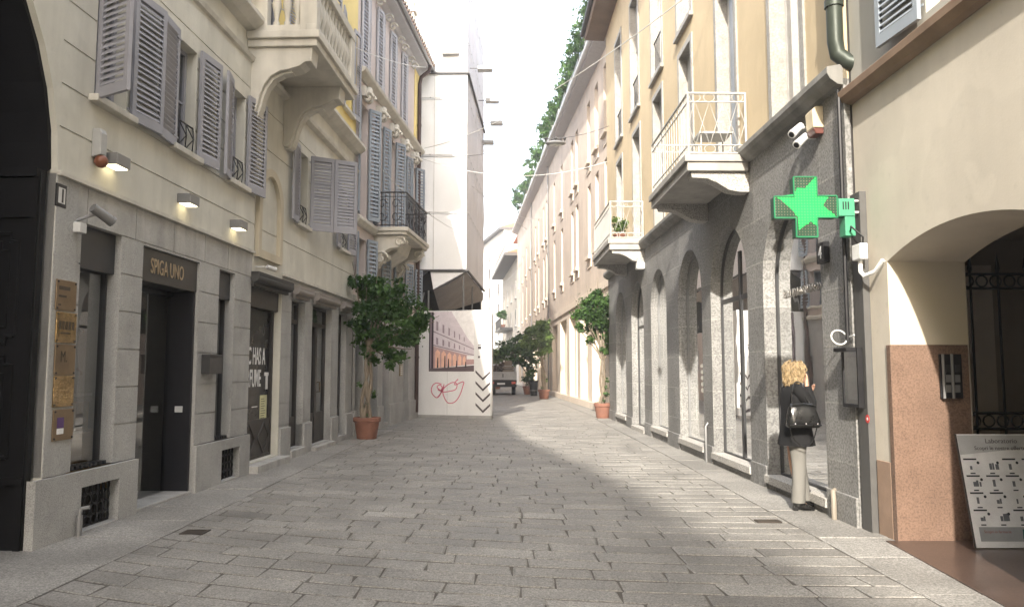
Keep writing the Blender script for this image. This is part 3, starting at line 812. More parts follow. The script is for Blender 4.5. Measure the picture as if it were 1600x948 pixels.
for k in range(3):
    m = MB(); c = LA(bu0 + .1, .42 + k * .17, 7.02); m.lathe(c, bp_, 12); m.build('baluster', MOULD, bal, smooth=True)
for k in range(10):
    m = MB(); c = LA(bu0 + .4 + k * .19, bd - .1, 7.02); m.lathe(c, bp_, 12); m.build('baluster', MOULD, bal, smooth=True)

# ---------------------------------------------------------------- things fixed to the left building
def wall_lamp(px, py, lab):
    u, z = LA.uz(px, py, .06)
    t = empty('wall_lamp', LA(u, DF, z - .07), lab, 'lamp', 'wall lamps along the left facade')
    m = MB(LA); m.box(u - .13, u + .13, DF, DF + .17, z - .05, z + .07); m.build('lamp_housing', MIDG, t, bevel=.004)
    m = MB(LA); m.box(u - .11, u + .11, DF + .02, DF + .15, z - .058, z - .051); m.build('lamp_glass', LAMP_E, t)
wall_lamp(170, 254, 'grey box wall lamp, lit, right beside the round orange alarm light')
wall_lamp(285, 314, 'grey box wall lamp, lit, above the black name board of the glass entrance')
wall_lamp(365, 353, 'grey box wall lamp, lit, near the end of the stone lintel, smallest of three')
def F_thing(name, F, u, d, z, lab, cat, grp=None): return empty(name, F(u, d, z), lab, cat, grp)
u, z = LA.uz(148, 228, DF)
t = F_thing('alarm_box', LA, u, DF, z - .2, 'pale grey alarm box with an orange warning light on cream plaster', 'alarm')
m = MB(LA); m.prism([(DF, z - .13), (DF + .1, z - .1), (DF + .1, z + .12), (DF + .08, z + .17), (DF, z + .17)], 0, u - .055, u + .055); m.build('alarm_housing', MIDG if False else plain('aged_grey_plastic', (.36, .36, .35), .5), t, bevel=.01)
m = MB(); m.ball(LA(u + .01, DF + .07, z - .16), .068, n=14, m=8); m.build('warning_light', plain('orange_plastic', (.17, .06, .03), .35), t, smooth=True)
def camera_on(F, base, head, look, name, lab, m_, s=1.0):
    t = empty(name, base, lab, 'camera')
    a, h, l = Vector(base), Vector(head), Vector(look).normalized()
    m = MB(); m.tube([a, a + (h - a) * .6 + Vector((0, 0, .01)), h], .014 * s, 8); m.build('bracket', m_, t, smooth=True)
    m = MB(); m.tube([h - l * .09 * s, h + l * .02 * s, h + l * .1 * s], [.042 * s, .045 * s, .047 * s], 12); m.tube([h + l * .1 * s, h + l * .13 * s], [.05 * s, .05 * s], 12); m.build('camera_body', m_, t, smooth=True)
    m = MB(); m.tube([h + l * .131 * s, h + l * .134 * s], .034 * s, 12); m.build('lens', BLACKP, t)
    return t
u, z = LA.uz(120, 345, .06)
t = camera_on(LA, LA(u, .05, z), LA(u + .1, .24, z + .09), LA(1, .5, -.55) - LA(0, 0, 0), 'security_camera', 'grey cylindrical security camera on an arm beside the house number 1', MIDG, 1.1)
m = MB(LA); m.box(u - .05, u + .06, .05, .13, z - .12, z - .02); m.build('junction_box', LIGHTG, t, bevel=.006)
u, z = LA.uz(404, 418, .02)
camera_on(LA, LA(u - .1, .01, z), LA(u + .05, .2, z), LA(1, .6, -.2) - LA(0, 0, 0), 'security_camera', 'small silver security camera sticking out above the dark perfume shop window', LIGHTG, .8)
u, z = LA.uz(96, 306, .06)
t = F_thing('house_number_plate', LA, u, .046, z - .1, 'black framed plate with white house number 1', 'house number')
m = MB(LA); m.box(u - .075, u + .075, .047, .065, z - .11, z + .11); m.build('plate', BLACKP, t, bevel=.004)
m = MB(LA); m.box(u - .05, u + .05, .0652, .068, z - .075, z + .075); m.build('number_panel', LIGHTG, t)
text_part('number', '1', BLACKP, LA(u - .035, .0685, z - .062), ux, (0, 0, 1), .18, t, .001, bold=.004)
# brass plaques
pq = [(102, 462, BRONZE, 'dull bronze plaque with engraved lines, topmost of the five beside the portal', ['NEW ERA', 'studio']),
      (102, 512, BRASS, 'shiny brass plaque with engraved letters, second from top of the five plaques', ['MISTY', '']),
      (100, 562, BRONZE, 'dark bronze plaque with a large letter M, in the middle of the five plaques', ['M.']),
      (98, 611, BRASS, 'shiny brass plaque full of wavy golden reflections, just above the lowest plaque', []),
      (97, 663, BRONZE, 'dull bronze plaque with a small purple and white label, lowest of the five', [])]
for i, (px, py, mt, lab, tx) in enumerate(pq):
    u, z = LA.uz(px, py, .06)
    t = F_thing('brass_plaque', LA, u, .062, z - .15, lab, 'plaque', 'plaques beside the portal')
    m = MB(LA); hw = .155; m.box(u - hw, u + hw, .062, .075, z - .145, z + .145); m.build('plate', mt, t, bevel=.003)
    for a in (-1, 1):
        for c in (-1, 1):
            m = MB(LA); m.tube([(u + a * (hw - .02), .075, z + c * .125), (u + a * (hw - .02), .082, z + c * .125)], .009, 8); m.build('screw', IRON, t)
    eng = plain('engraving', (.05, .035, .02), .5)
    if i == 0:
        m = MB(LA); m.box(u - .12, u + .05, .0752, .0765, z + .05, z + .085); m.box(u - .12, u - .0, .0752, .0765, z - .02, z); m.box(u - .12, u - .08, .0752, .0765, z - .1, z - .085); m.build('engraved_lines', eng, t)
    elif i == 1:
        m = MB(LA)
        for k in range(5): m.box(u - .12 + k * .05, u - .085 + k * .05, .0752, .0765, z - .02, z + .06)
        m.box(u - .09, u + .06, .0752, .0765, z - .06, z - .045); m.build('engraved_lines', eng, t)
    elif i == 2: text_part('letter', 'M.', eng, LA(u - .08, .0765, z - .02), ux, (0, 0, 1), .15, t, .001, sx=.7)
    elif i == 4:
        m = MB(LA); m.box(u - .10, u - .0, .0752, .078, z - .03, z + .07); m.build('purple_label', plain('purple_label', (.09, .04, .14), .5), t)
        m = MB(LA); m.box(u - .10, u - .0, .0752, .078, z - .085, z - .032); m.build('white_label', WHITE, t)
u, z = LA.uz(331, 570, .1)
t = F_thing('letter_box', LA, u, .045, z - .13, 'small dark grey metal box on the granite pier beside the black doorway', 'box')
m = MB(LA); m.box(u - .2, u + .2, .045, .16, z - .12, z + .12); m.build('box_body', DARKG, t, bevel=.006)
m = MB(LA); m.box(u - .205, u + .205, .045, .17, z + .12, z + .14); m.build('lid', DARKG, t, bevel=.004)
u, z = LA.uz(411, 637, -.17)
t = F_thing('paper_notice', LA, u, -.17, z - .2, 'pale yellow printed notice taped to the black shop window', 'notice')
m = MB(LA); m.box(u - .16, u + .16, -.174, -.169, z - .24, z + .22); m.build('sheet', plain('yellow_paper', (.62, .60, .36), .7), t)
m = MB(LA)
for k in range(9): m.box(u - .12, u + .02 + .09 * rnd.random(), -.169, -.168, z + .15 - k * .04, z + .16 - k * .04)
m.build('print_lines', plain('print_ink', (.06, .06, .05), .7), t)
u, z = LA.uz(416, 595, -.17)
m = MB(LA); m.box(u - .1, u + .1, -.174, -.169, z + .09, z + .15); m.box(u - .03, u + .07, -.174, -.1695, z - .14, z + .09)
tag(m.build('paper_notice', WHITE), 'small white T shaped paper strip above the yellow notice', 'notice')
u, z = LA.uz(121, 815, .1)
m = MB(LA); m.tube([(u, .12, 0), (u, .12, .2)], .03, 8); m.tube([(u, .12, .2), (u + .01, .13, .26), (u + .03, .2, .27)], .02, 8)
tag(m.build('drain_spout', MIDG, smooth=True), 'stubby grey pipe standing at the wall beside the black vent grille', 'pipe')
# ================================================================ second left building: blue-grey shutters, iron balcony
b2 = empty('apartment_building', LB(22.5, 0, 0), 'pinkish grey building with blue shutters, an ornate iron balcony and wide projecting eaves', 'building')
CEN = [19.45, 20.95, 22.45, 23.95, 25.4]
hw = .40
op_t = [dict(u0=c - hw, u1=c + hw, z0=9.35, z1=11.6, reveal=.2) for c in CEN[:4]]
op_m = [dict(u0=c - hw, u1=c + hw, z0=5.55, z1=8.45, reveal=.25) for c in CEN]
op_l = [dict(u0=c - hw, u1=c + hw, z0=3.75, z1=4.95, reveal=.25) for c in CEN]
w2 = MB(LB)
wall(w2, 18.73, 26.3, 3.4, 12.15, op_t + op_m + op_l, [])
w2.poly([(18.73, 0, 3), (18.73, -1, 3), (18.73, -1, 12.15), (18.73, 0, 12.15)]); w2.poly([(26.3, 0, -.2), (26.3, -9, -.2), (26.3, -9, 12.15), (26.3, 0, 12.15)])
w2.build('wall', PINKGREY, b2, recalc=False)
cr = MB(LB); cr.box(18.76, 26.28, -9, -.7, -.2, 12.0); cr.build('inner_wall', INSIDE, b2)
q2 = MB(LB); q2.box(25.55, 26.302, .0, .03, 9.2, 12.05); q2.build('quoin_strip', YELLOW, b2)
mo = MB(LB)
mo.prism([(0, 9.02), (.06, 9.02), (.22, 9.12), (.25, 9.2), (0, 9.24)], 0, 18.75, 26.31)
mo.prism([(0, 5.22), (.08, 5.24), (.16, 5.34), (.16, 5.42), (0, 5.46)], 0, 18.75, 26.31)
mo.prism([(0, 3.3), (.08, 3.32), (.1, 3.42), (0, 3.46)], 0, 18.75, 26.31)
mo.build('string_course', MOULD, b2, bevel=.01)
ev = MB(LB)
ev.prism([(0, 11.86), (.06, 11.9), (.14, 12.0), (.4, 12.06), (.4, 12.2), (0, 12.26)], 0, 18.75, 26.42)
e_ = ev.build('eave', SHUT_W, b2, bevel=.015)
m = MB(LB); m.tube([(18.7, .46, 12.2), (26.5, .46, 12.2)], .065, 10); m.build('gutter', MIDG, e_, smooth=True)
rf = MB(LB); rf.prism([(.5, 12.3), (.48, 12.24), (0, 12.27), (-9, 12.27), (-4.5, 13.9)], 0, 18.74, 26.45)
r2 = rf.build('roof', TILE, b2)
m = MB(LB)
for k in range(34): m.tube([(18.8 + k * .23, .54, 12.33), (18.8 + k * .23, -.9, 12.85)], .065, 6)
m.build('edge_tiles', surface('old_grey_tile', (.17, .14, .12), .85, .25, 3, 40, .3), r2, smooth=True)
m = MB(LB); m.box(24.9, 25.2, -.2, .1, 12.4, 14.0); m.box(24.85, 25.25, -.25, .15, 13.6, 13.72); m.ball((25.05, -.05, 14.1), .14); m.build('chimney', MOULD, r2)
for c in CEN[:4]:
    for s in (-.28, .28):
        m = MB(LB); P = []
        for k in range(14):
            t = k / 13 * 6.0; r = .13 * (1 - k / 18); P.append((c + s + .75, .13 + r * math.cos(t), 11.72 + r * math.sin(t)))
        m.tube(P, .035, 6); m.build('eave_scroll', MOULD, e_, smooth=True)
for k, c in enumerate(CEN):
    if k < 4:
        facade_window(b2, LB, c - hw, c + hw, 9.35, 11.6, 0, .12, SHUT_W, sm=SHUT_W, sill=False, shutters=[(c - hw, .39, 10), (c + hw, .39, 170)])
    facade_window(b2, LB, c - hw, c + hw, 5.55, 8.45, 0, .2, SHUT_B, sm=SHUT_B, sill=False, shutters=[(c - hw - .02, .40, 165 if k != 1 else 150), (c + hw + .02, .40, 18 if k % 2 else 34)], curtain=CURTAIN, gm=GLASS_D, panes=(2, 4))
    facade_window(b2, LB, c - hw, c + hw, 3.75, 4.95, 0, .2, SHUT_B, sm=SHUT_B, shutters=[(c - hw - .02, .4, 165), (c + hw + .02, .4, 25)], curtain=CURTAIN)
    # scrolled bracket over each tall window
    m = MB(LB); m.box(c - .3, c + .3, 0, .13, 8.62, 8.86)
    m.ball((c, .14, 8.8), .1, .1, .13); P = []
    for j in range(16):
        t = j / 15 * 7.0; r = .15 * (1 - j / 20); P.append((c + .1, .14 + r * math.cos(t), 8.62 + r * math.sin(t)))
    m.tube(P, .04, 6); m.tube([(p[0] - .22, p[1], p[2]) for p in P], .04, 6)
    m.build('window_bracket', MOULD, b2, smooth=True)
# balcony
def band(u0, u1, dd, ch):      # chamfered plan
    return [(u0, 0), (u0, dd - ch), (u0 + ch * .6, dd), (u1 - ch, dd), (u1, dd - ch), (u1, 0)]
bl2 = MB(LB); bl2.prism(band(20.5, 23.55, .92, .1), 2, 5.24, 5.33); bl2.prism(band(20.45, 23.6, .97, .1), 2, 5.33, 5.44)
ba = bl2.build('balcony', MOULD, b2, bevel=.012)
for c in (20.75, 23.1):
    m = MB(LB); m.prism([(0, 4.35), (.12, 4.35), (.2, 4.5), (.25, 4.75), (.45, 4.88), (.7, 4.9), (.84, 5.02), (.86, 5.24), (0, 5.24)], 0, c - .14, c + .14)
    for s in (-.15, .15):
        for (dc, zc, r0) in ((.72, 5.05, .15), (.2, 4.62, .2)):
            P = [(c + s, dc + r0 * (1 - j / 20) * math.cos(j * .45), zc + r0 * (1 - j / 20) * math.sin(j * .45)) for j in range(16)]
            m.tube(P, .035, 6)
    m.build('corbel', MOULD, ba, bevel=.01)
m = MB(LB); m.prism([(0, 4.55), (.5, 4.9), (.62, 5.24), (0, 5.24)], 0, 21.3, 22.6); m.build('corbel_shell', MOULD, ba, bevel=.02)
rl = MB(LB); P = band(20.53, 23.52, .9, .12)
rl.tube([(a, b, 6.4) for a, b in P], .022, 6); rl.tube([(a, b, 5.5) for a, b in P], .014, 6); rl.tube([(a, b, 6.28) for a, b in P], .010, 5)
segs = []
for p, q in zip(P, P[1:]):
    L_ = math.dist(p, q); n = max(1, int(L_ / .11))
    for k in range(n): segs.append((p[0] + (q[0] - p[0]) * k / n, p[1] + (q[1] - p[1]) * k / n))
for i, s in enumerate(segs):
    rl.tube([(s[0], s[1], 5.45), (s[0], s[1], 6.4)], .008, 5, cap=False)
for (u_, d_, du, dd_) in [(20.53, .25, 0, 1), (20.53, .62, 0, 1)] + [(20.9 + k * .44, .9, 1, 0) for k in range(6)]:
    for zc, sg_ in ((6.08, 1), (5.75, -1)):
        Q = [(u_ + du * .13 * (1 - j / 22) * math.cos(j * .42), d_ + dd_ * .13 * (1 - j / 22) * math.cos(j * .42), zc + sg_ * .15 * (1 - j / 22) * math.sin(j * .42)) for j in range(17)]
        rl.tube(Q, .012, 5)
rl.build('railing', IRON, ba, smooth=True)
# ground floor
GO = [dict(u0=18.95, u1=19.6, z0=.1, z1=2.9, reveal=.3), dict(u0=20.35, u1=21.1, z0=-.2, z1=2.85, reveal=.35), dict(u0=21.65, u1=22.4, z0=.12, z1=2.85, reveal=.25), dict(u0=24.25, u1=24.95, z0=-.2, z1=2.85, reveal=.3)]
gb = MB(LB); wall(gb, 18.73, 26.3, -.2, 3.38, GO, [.7, 1.2, 1.7, 2.2, 2.7], d=.04, gw=.014); gb.build('stone_base', GRANITE, b2, recalc=False)
for a, b in ((18.73, 18.95), (19.6, 20.35), (21.1, 21.65), (22.4, 24.25), (24.95, 26.3)):
    m = MB(LB); m.box(a, b, 0, .09, -.2, .62); m.build('plinth', GRANITE, b2, bevel=.01)
for i, o in enumerate(GO):
    m = MB(LB); arch_frame(m, o, -.26, -.2, .06); q = m.build('door' if i in (1, 3) else 'shop_window', MATS['worn_dark_wood'], b2)
    m = MB(LB); arch_sheet(m, o, -.235, .02); m.build('pane', GLASS_D if i != 1 else BLACKP, q, recalc=False)
    if i == 2:
        m = MB(LB); m.box(21.7, 22.35, -.234, -.225, 1.1, 2.1); m.build('pink_poster', plain('pink_poster', (.45, .25, .25), .6), q)
m = MB(LB); m.tube([(25.98, .46, 12.15), (25.98, .42, 11.95), (25.98, .15, 11.75), (25.98, .1, 11.5), (25.98, .1, .2)], .065, 10)
for z in (2, 4, 6, 8, 10): m.tube([(25.98, .1, z), (25.98, .1, z + .06)], .08, 10)
m.build('downpipe', plain('brown_pipe', (.07, .045, .04), .5, .3), b2, smooth=True)
u, z = LB.uz(626, 578, .05)
t = empty('intercom_panel', LB(u, .04, z - .15), 'small brass intercom panel on the stone pier behind the potted tree', 'intercom')
m = MB(LB); m.box(u - .16, u + .16, .04, .075, z - .18, z + .18); m.build('panel', plain('dull_brass', (.3, .25, .16), .4, .7), t, bevel=.004)
m = MB(LB)
for k in range(5): m.box(u - .11, u + .11, .075, .079, z - .14 + k * .06, z - .11 + k * .06)
m.build('buttons', LIGHTG, t)

# ================================================================ planes that face the viewpoint
class Face:
    """vertical plane from A to B (left to right as seen), d towards the viewpoint"""
    def __init__(s, A, B):
        s.A = Vector((A[0], A[1], 0)); s.B = Vector((B[0], B[1], 0)); v = s.B - s.A; s.L = v.length; s.e = v / s.L
        s.n = Vector((s.e.y, -s.e.x, 0))
    def __call__(s, a, d, z): return s.A + s.e * a + s.n * d + Vector((0, 0, z))
    def sz(s, px, py, d=0.0):
        r = ray(px, py); A = s.A + s.n * d
        t = s.n.dot(A - EYE) / s.n.dot(r); p = EYE + r * t
        return (p - A).dot(s.e), p.z
# ================================================================ wrapped scaffold and its hoarding
sc = empty('wrapped_scaffold', (-2.6, 26.4, 5), 'tall scaffold wrapped in white and grey sheeting above the printed hoarding', 'scaffold')
y0_, y1_ = 26.45, 33.3
FRx, BRx = (728 - 800) / 1200 * 26.45, (755 - 800) / 1200 * 33.3
xl_ = -3.98
SF = Face((xl_, y0_), (FRx, y0_)); SS = Face((FRx, y0_), (BRx, y1_))
z5 = 5.03; ztop = 17.5
def sheet(mb, F, L0, L1, z0, z1, nu, nz, amp):
    """hanging sheet with slight sag and folds"""
    vs = {}
    for i in range(nu + 1):
        for j in range(nz + 1):
            a = L0 + (L1 - L0) * i / nu; z = z0 + (z1 - z0) * j / nz
            d = amp * (noise.noise(Vector((a * 1.1, z * .35, 3.1))) + .5 * noise.noise(Vector((a * 3.2, z * 1.1, 7.7))) - .45 * abs(math.sin(z * math.pi / 2.05)))
            vs[i, j] = mb.pt((a, d, z))
    for i in range(nu):
        for j in range(nz): mb.face((vs[i, j], vs[i + 1, j], vs[i + 1, j + 1], vs[i, j + 1]))
m = MB(SF); sheet(m, SF, 0, SF.L, z5, ztop, 24, 110, .05); m.build('front_sheet', CLOTH_W, sc, smooth=True, recalc=False)
m = MB(SS); sheet(m, SS, 0, SS.L, z5, ztop, 60, 110, .06); m.build('side_sheet', CLOTH_G, sc, smooth=True, recalc=False)
m = MB(); m.poly([(xl_, y0_ + .05, z5), (xl_, y1_, z5), (xl_, y1_, ztop), (xl_, y0_ + .05, ztop)]); m.poly([(xl_, y1_, z5), (BRx, y1_, z5), (BRx, y1_, ztop), (xl_, y1_, ztop)]); m.poly([(xl_, y0_ + .05, ztop), (FRx, y0_ + .05, ztop), (BRx, y1_, ztop), (xl_, y1_, ztop)])
m.build('back_sheet', CLOTH_G, sc, recalc=False)
for z in (12.08, z5):
    m = MB(); m.tube([(xl_, y0_ - .05, z), (FRx + .04, y0_ - .05, z), (BRx + .04, y1_, z)], .045, 8); m.build('rail', DARKG, sc, smooth=True)
for x, y in ((xl_ + .05, y0_ + .1), (-2.9, y0_ + .1), (FRx - .1, y0_ + .1), (BRx - .1, y1_ - .1), (-1.55, 29.8), (xl_ + .05, 30)):
    m = MB(); m.tube([(x, y, 0), (x, y, ztop)], .03, 8); m.build('scaffold_pole', MIDG, sc, smooth=True)
m = MB(); m.tube([(xl_, y0_ + .15, 4.6), (-3.0, y0_ + .15, 4.6)], .025, 6)
m.tube([(-3.2, y0_ + .2, 3.7), (-2.9, y0_ + .2, 5)], .025, 6)
m.build('scaffold_pole', MIDG, sc, smooth=True)
for F_s, L_s in ((SF, SF.L), (SS, SS.L)):
    for z in [z5 + 2.05 * k for k in range(1, 6)]:
        m = MB(F_s); m.box(.02, L_s - .02, .03, .038, z - .018, z + .018); m.build('seam', LIGHTG, sc)
        for k in range(int(L_s / .8)): m = MB(F_s); m.tube([(.3 + k * .8, .036, z), (.3 + k * .8, .05, z)], .022, 8); m.build('eyelet', MIDG, sc)
    m = MB(F_s); m.box(L_s * .52 - .012, L_s * .52 + .012, .03, .037, z5, ztop); m.build('seam', LIGHTG, sc)
A = at_y(728, 424, y0_); F_ = at_y(677, 452, y0_); E_ = at_y(672, 422, y0_); B_ = Vector((BRx, y1_, z5 - .1)); D_ = at_y(712, 483, 31.5); G_ = at_y(686, 484, 29.0); C_ = at_y(754, 470, y1_)
m = MB(); m.poly([E_, A, F_]); m.poly([p + Vector((0, .01, 0)) for p in (E_, A, F_)][::-1]); m.build('front_flap', CLOTH_W, sc, recalc=False)
m = MB(); nn = 10
top = [A.lerp(B_, k / nn) for k in range(nn + 1)]; bot = [F_.lerp(G_, min(1, k / 4)) if k <= 4 else G_.lerp(D_, (k - 4) / 3) if k <= 7 else D_.lerp(C_, (k - 7) / 3) for k in range(nn + 1)]
for k in range(nn):
    for j in range(6):
        f0, f1 = j / 6, (j + 1) / 6
        sag = lambda f: Vector((0, 0, -.12 * math.sin(f * math.pi)))
        m.poly([top[k].lerp(bot[k], f0) + sag(f0), top[k + 1].lerp(bot[k + 1], f0) + sag(f0), top[k + 1].lerp(bot[k + 1], f1) + sag(f1), top[k].lerp(bot[k], f1) + sag(f1)])
m.build('under_sheet', CLOTH_B, sc, smooth=True, weld=True)
m = MB(); m.poly([E_ + Vector((0, .05, 0)), F_ + Vector((0, .05, 0)), G_ + Vector((0, .1, 0)), Vector((xl_, 29, 3.4)), Vector((xl_, 26.6, 4.2))]); m.box(xl_, BRx - .1, 33.2, 33.3, 3.2, z5); m.build('dark_sheet', plain('black_sheet', (.015, .015, .015), .9), sc, recalc=False)  # near-black sheet filling the dark gap below the wrapping

def floodlight(px, py, y, arm, lab, up=False):
    p = at_y(px, py, y)
    t = empty('floodlight', p, lab, 'floodlight', 'floodlights on the scaffold')
    m = MB()
    if up: m.tube([p + Vector((0, .1, -.45)), p + Vector((0, .05, -.12))], .02, 6)
    else: m.tube([p + Vector((-arm, 0, .02)), p + Vector((-.2, 0, .02))], .016, 6)
    m.build('arm', DARKG, t)
    m = MB(); w_, h_ = (.3, .14) if up else (.27, .07); m.box(p.x - w_, p.x + w_, p.y - .16, p.y + .16, p.z - h_, p.z + h_); m.box(p.x - w_ * .4, p.x + w_ * .4, p.y + .1, p.y + .2, p.z - h_ * .6, p.z + h_ * 1.6)
    m.build('lamp_head', MIDG, t, bevel=.01)
    m = MB(); m.box(p.x - w_ * .9, p.x + w_ * .9, p.y - .165, p.y - .16, p.z - h_ * .8, p.z + h_ * .8) if up else m.box(p.x - w_ * .9, p.x + w_ * .9, p.y - .14, p.y + .14, p.z - h_ - .006, p.z - h_)
    m.build('lamp_glass', LIGHTG, t)
floodlight(704, 81, y0_, 0, 'boxy floodlight standing above the front rail of the white scaffold', True)
floodlight(758, 108, 26.9, .55, 'floodlight on an arm beside the scaffold, highest and nearest of the four side lamps')
floodlight(769, 158, 30.0, .55, 'floodlight on an arm beside the scaffold, second from top of the four side lamps')
floodlight(776, 193, 32.6, .55, 'floodlight on an arm beside the scaffold, third from top, reaching farthest right')
floodlight(762, 223, 33.2, .35, 'floodlight close to the scaffold side, lowest of the four side lamps')

HF = Face((-3.27, 26.3), (-.68, 25.6))
hd = empty('hoarding', HF(HF.L / 2, 0, 0), 'white site hoarding with a printed street picture, black chevrons and pink scribble', 'hoarding')
zt_ = HF.sz(700, 485)[1]
m = MB(HF); m.box(0, HF.L, -.06, 0, .1, zt_); m.prism([(HF.L - .06, -.06), (HF.L, -.06), (HF.L - .9, -3.2), (HF.L - .96, -3.2)], 2, .1, zt_); m.build('panel', surface('white_board', (.76, .76, .76), .55, .04, 1.2, 40, .04, streak=.06), hd, bevel=.004)
m = MB(HF); m.box(-.02, HF.L + .02, -.1, .05, -.05, .1); m.build('base_board', GRANITE, hd, bevel=.01)
m = MB(HF)
for s in (.02, HF.L * .42, HF.L - .02): m.box(s - .008, s + .008, 0, .004, .1, zt_)
m.build('seam', LIGHTG, hd)
# the printed picture: a street facade in perspective with lit arcade windows
pm_ = [plain('print_sky', (.88, .87, .88), .4), plain('print_facade', (.66, .60, .65), .4), plain('print_shade', (.30, .24, .28), .4), plain('print_glow', (.80, .50, .38), .4), plain('print_dark', (.05, .035, .045), .4), plain('print_arcade', (.50, .33, .33), .4), plain('print_road', (.13, .10, .11), .4)]
a0, zb_ = HF.sz(670, 580); a1, zp = HF.sz(741, 486); W_, H_ = a1 - a0, zp - zb_
pr = MB(HF)
def pp(mi, pts, dd):
    pr.m = mi; pr.poly([(a0 + x * W_, dd, zb_ + y * H_) for x, y in pts])
pp(0, [(0, 0), (1, 0), (1, 1), (0, 1)], .003)
pp(1, [(.1, .1), (1, .12), (1, .42), (.86, .55), (.66, .8), (.5, 1), (.1, 1)], .004)
pp(4, [(0, 0), (.1, 0), (.1, 1), (0, 1)], .005)
pp(2, [(.03, 0), (.055, 0), (.055, 1), (.03, 1)], .006)
pp(6, [(0, 0), (1, 0), (1, .1), (.1, .05), (0, .05)], .006)
pp(5, [(.1, .05), (1, .12), (1, .24), (.1, .42)], .005)
for k in range(6):
    x0 = .14 + .145 * k * (1 - .03 * k); ww = .11 * (1 - .09 * k); zl = .06 + .075 * (x0 - .1) ; zh = .36 - .17 * (x0 - .1)
    pp(3, [(x0, zl), (x0 + ww, zl), (x0 + ww, zh - .03), (x0 + ww / 2, zh + .015), (x0, zh - .03)], .006)
    for zz, hh in ((.46, .12), (.70, .16)):
        za = zz - .16 * (x0 - .1) * (1 if zz < .6 else 1.9)
        pp(2, [(x0 + .02, za), (x0 + ww * .6, za - .01), (x0 + ww * .6, za + hh * (1 - .1 * k) - .02), (x0 + .02, za + hh * (1 - .1 * k))], .006)
for za, zb2 in ((.43, .26), (.66, .36)): pp(2, [(.1, za), (1, zb2), (1, zb2 + .015), (.1, za + .02)], .007)
for x, h in ((.18, .17), (.34, .2), (.42, .15), (.6, .12), (.8, .1)): pp(4, [(x, .06), (x + .035, .06), (x + .03, .06 + h), (x + .01, .06 + h)], .008)
pp(0, [(.84, .2), (1, .2), (1, .26), (.84, .26)], .008)
pr.build('printed_picture', pm_, hd, recalc=False)
def hp(px, py, d=.004): s_, z_ = HF.sz(px, py); return (s_, d, z_)
for k in range(4):
    yb = 594 + 17 * k; m = MB(HF)
    for (xa, ya, xb, yb2) in ((743, yb - 12, 754.5, yb), (754.5, yb, 766, yb - 11)):
        m.poly([hp(xa, ya), hp(xb, yb2), hp(xb, yb2 - 4), hp(xa, ya - 4)])
    m.build('chevron', plain('chevron_grey', (.08, .065, .07), .5), hd, recalc=False)
m = MB(HF); m.poly([hp(747, 545), hp(752, 545), hp(752, 541), hp(747, 541)]); m.poly([hp(747, 539.5), hp(752, 539.5), hp(752, 538), hp(747, 538)]); m.poly([hp(747, 556), hp(750, 556), hp(750, 559), hp(747, 559)]); m.build('small_print', MATS['chevron_grey'], hd, recalc=False)
gpts = [[(716, 592), (712, 596), (711, 601), (724, 596), (723, 604), (718, 618), (710, 628), (700, 629), (694, 620), (692, 610), (698, 602), (708, 597), (714, 600), (712, 608), (702, 611), (692, 612), (686, 608), (683, 604), (687, 601), (691, 605), (688, 610), (684, 608)],
        [(690, 600), (682, 598), (676, 602), (674, 610), (677, 617), (683, 621), (688, 616), (692, 606), (694, 600)], [(683, 621), (688, 615), (694, 604), (690, 612)]]
def smooth_path(P, n=5):
    out = []
    for i in range(len(P) - 1):
        p0, p1, p2, p3 = (Vector(P[max(i - 1, 0)]), Vector(P[i]), Vector(P[i + 1]), Vector(P[min(i + 2, len(P) - 1)]))
        for k in range(n):
            t = k / n; out.append(.5 * ((2 * p1) + (p2 - p0) * t + (2 * p0 - 5 * p1 + 4 * p2 - p3) * t * t + (3 * p1 - p0 - 3 * p2 + p3) * t ** 3))
    out.append(Vector(P[-1])); return out
m = MB(HF)
for st in gpts:
    Q = smooth_path([(a, b) for a, b in st])
    for p, q in zip(Q, Q[1:]):
        d = (q - p)
        if d.length < 1e-6: continue
        nrm = Vector((-d.y, d.x)).normalized() * .75
        m.poly([hp(*(p - nrm), .0045), hp(*(q - nrm), .0045), hp(*(q + nrm), .0045), hp(*(p + nrm), .0045)])
m.build('graffiti', plain('pink_spray', (.62, .16, .24), .6), hd, recalc=False)
# ================================================================ right: stone arcade with ochre upper floors
br = empty('apartment_building', RA(16, 0, 0), 'ochre building with white iron balconies above a dark stone row of arched shop windows', 'building')
AR = [(8.7, 10.62, .18, 3.78), (11.3, 13.27, .2, 3.9), (13.87, 15.7, .24, 3.92), (16.82, 18.55, .26, 3.93), (19.5, 21.3, .1, 3.95), (22.3, 24.2, .26, 3.96)]
AO = [dict(u0=a, u1=b, z0=z0, z1=z1, rise=(b - a) / 2, reveal=.21) for a, b, z0, z1 in AR]
m = MB(RA); wall(m, 7.96, 25.75, -.2, 4.7, AO, [])
m.poly([(7.96, 0, -.2), (7.96, -.4, -.2), (7.96, -.4, 4.7), (7.96, 0, 4.7)]); m.poly([(25.75, 0, -.2), (25.75, -6, -.2), (25.75, -6, 13.1), (25.75, 0, 13.1)])
m.build('stone_wall', STONE_R, br, recalc=False)
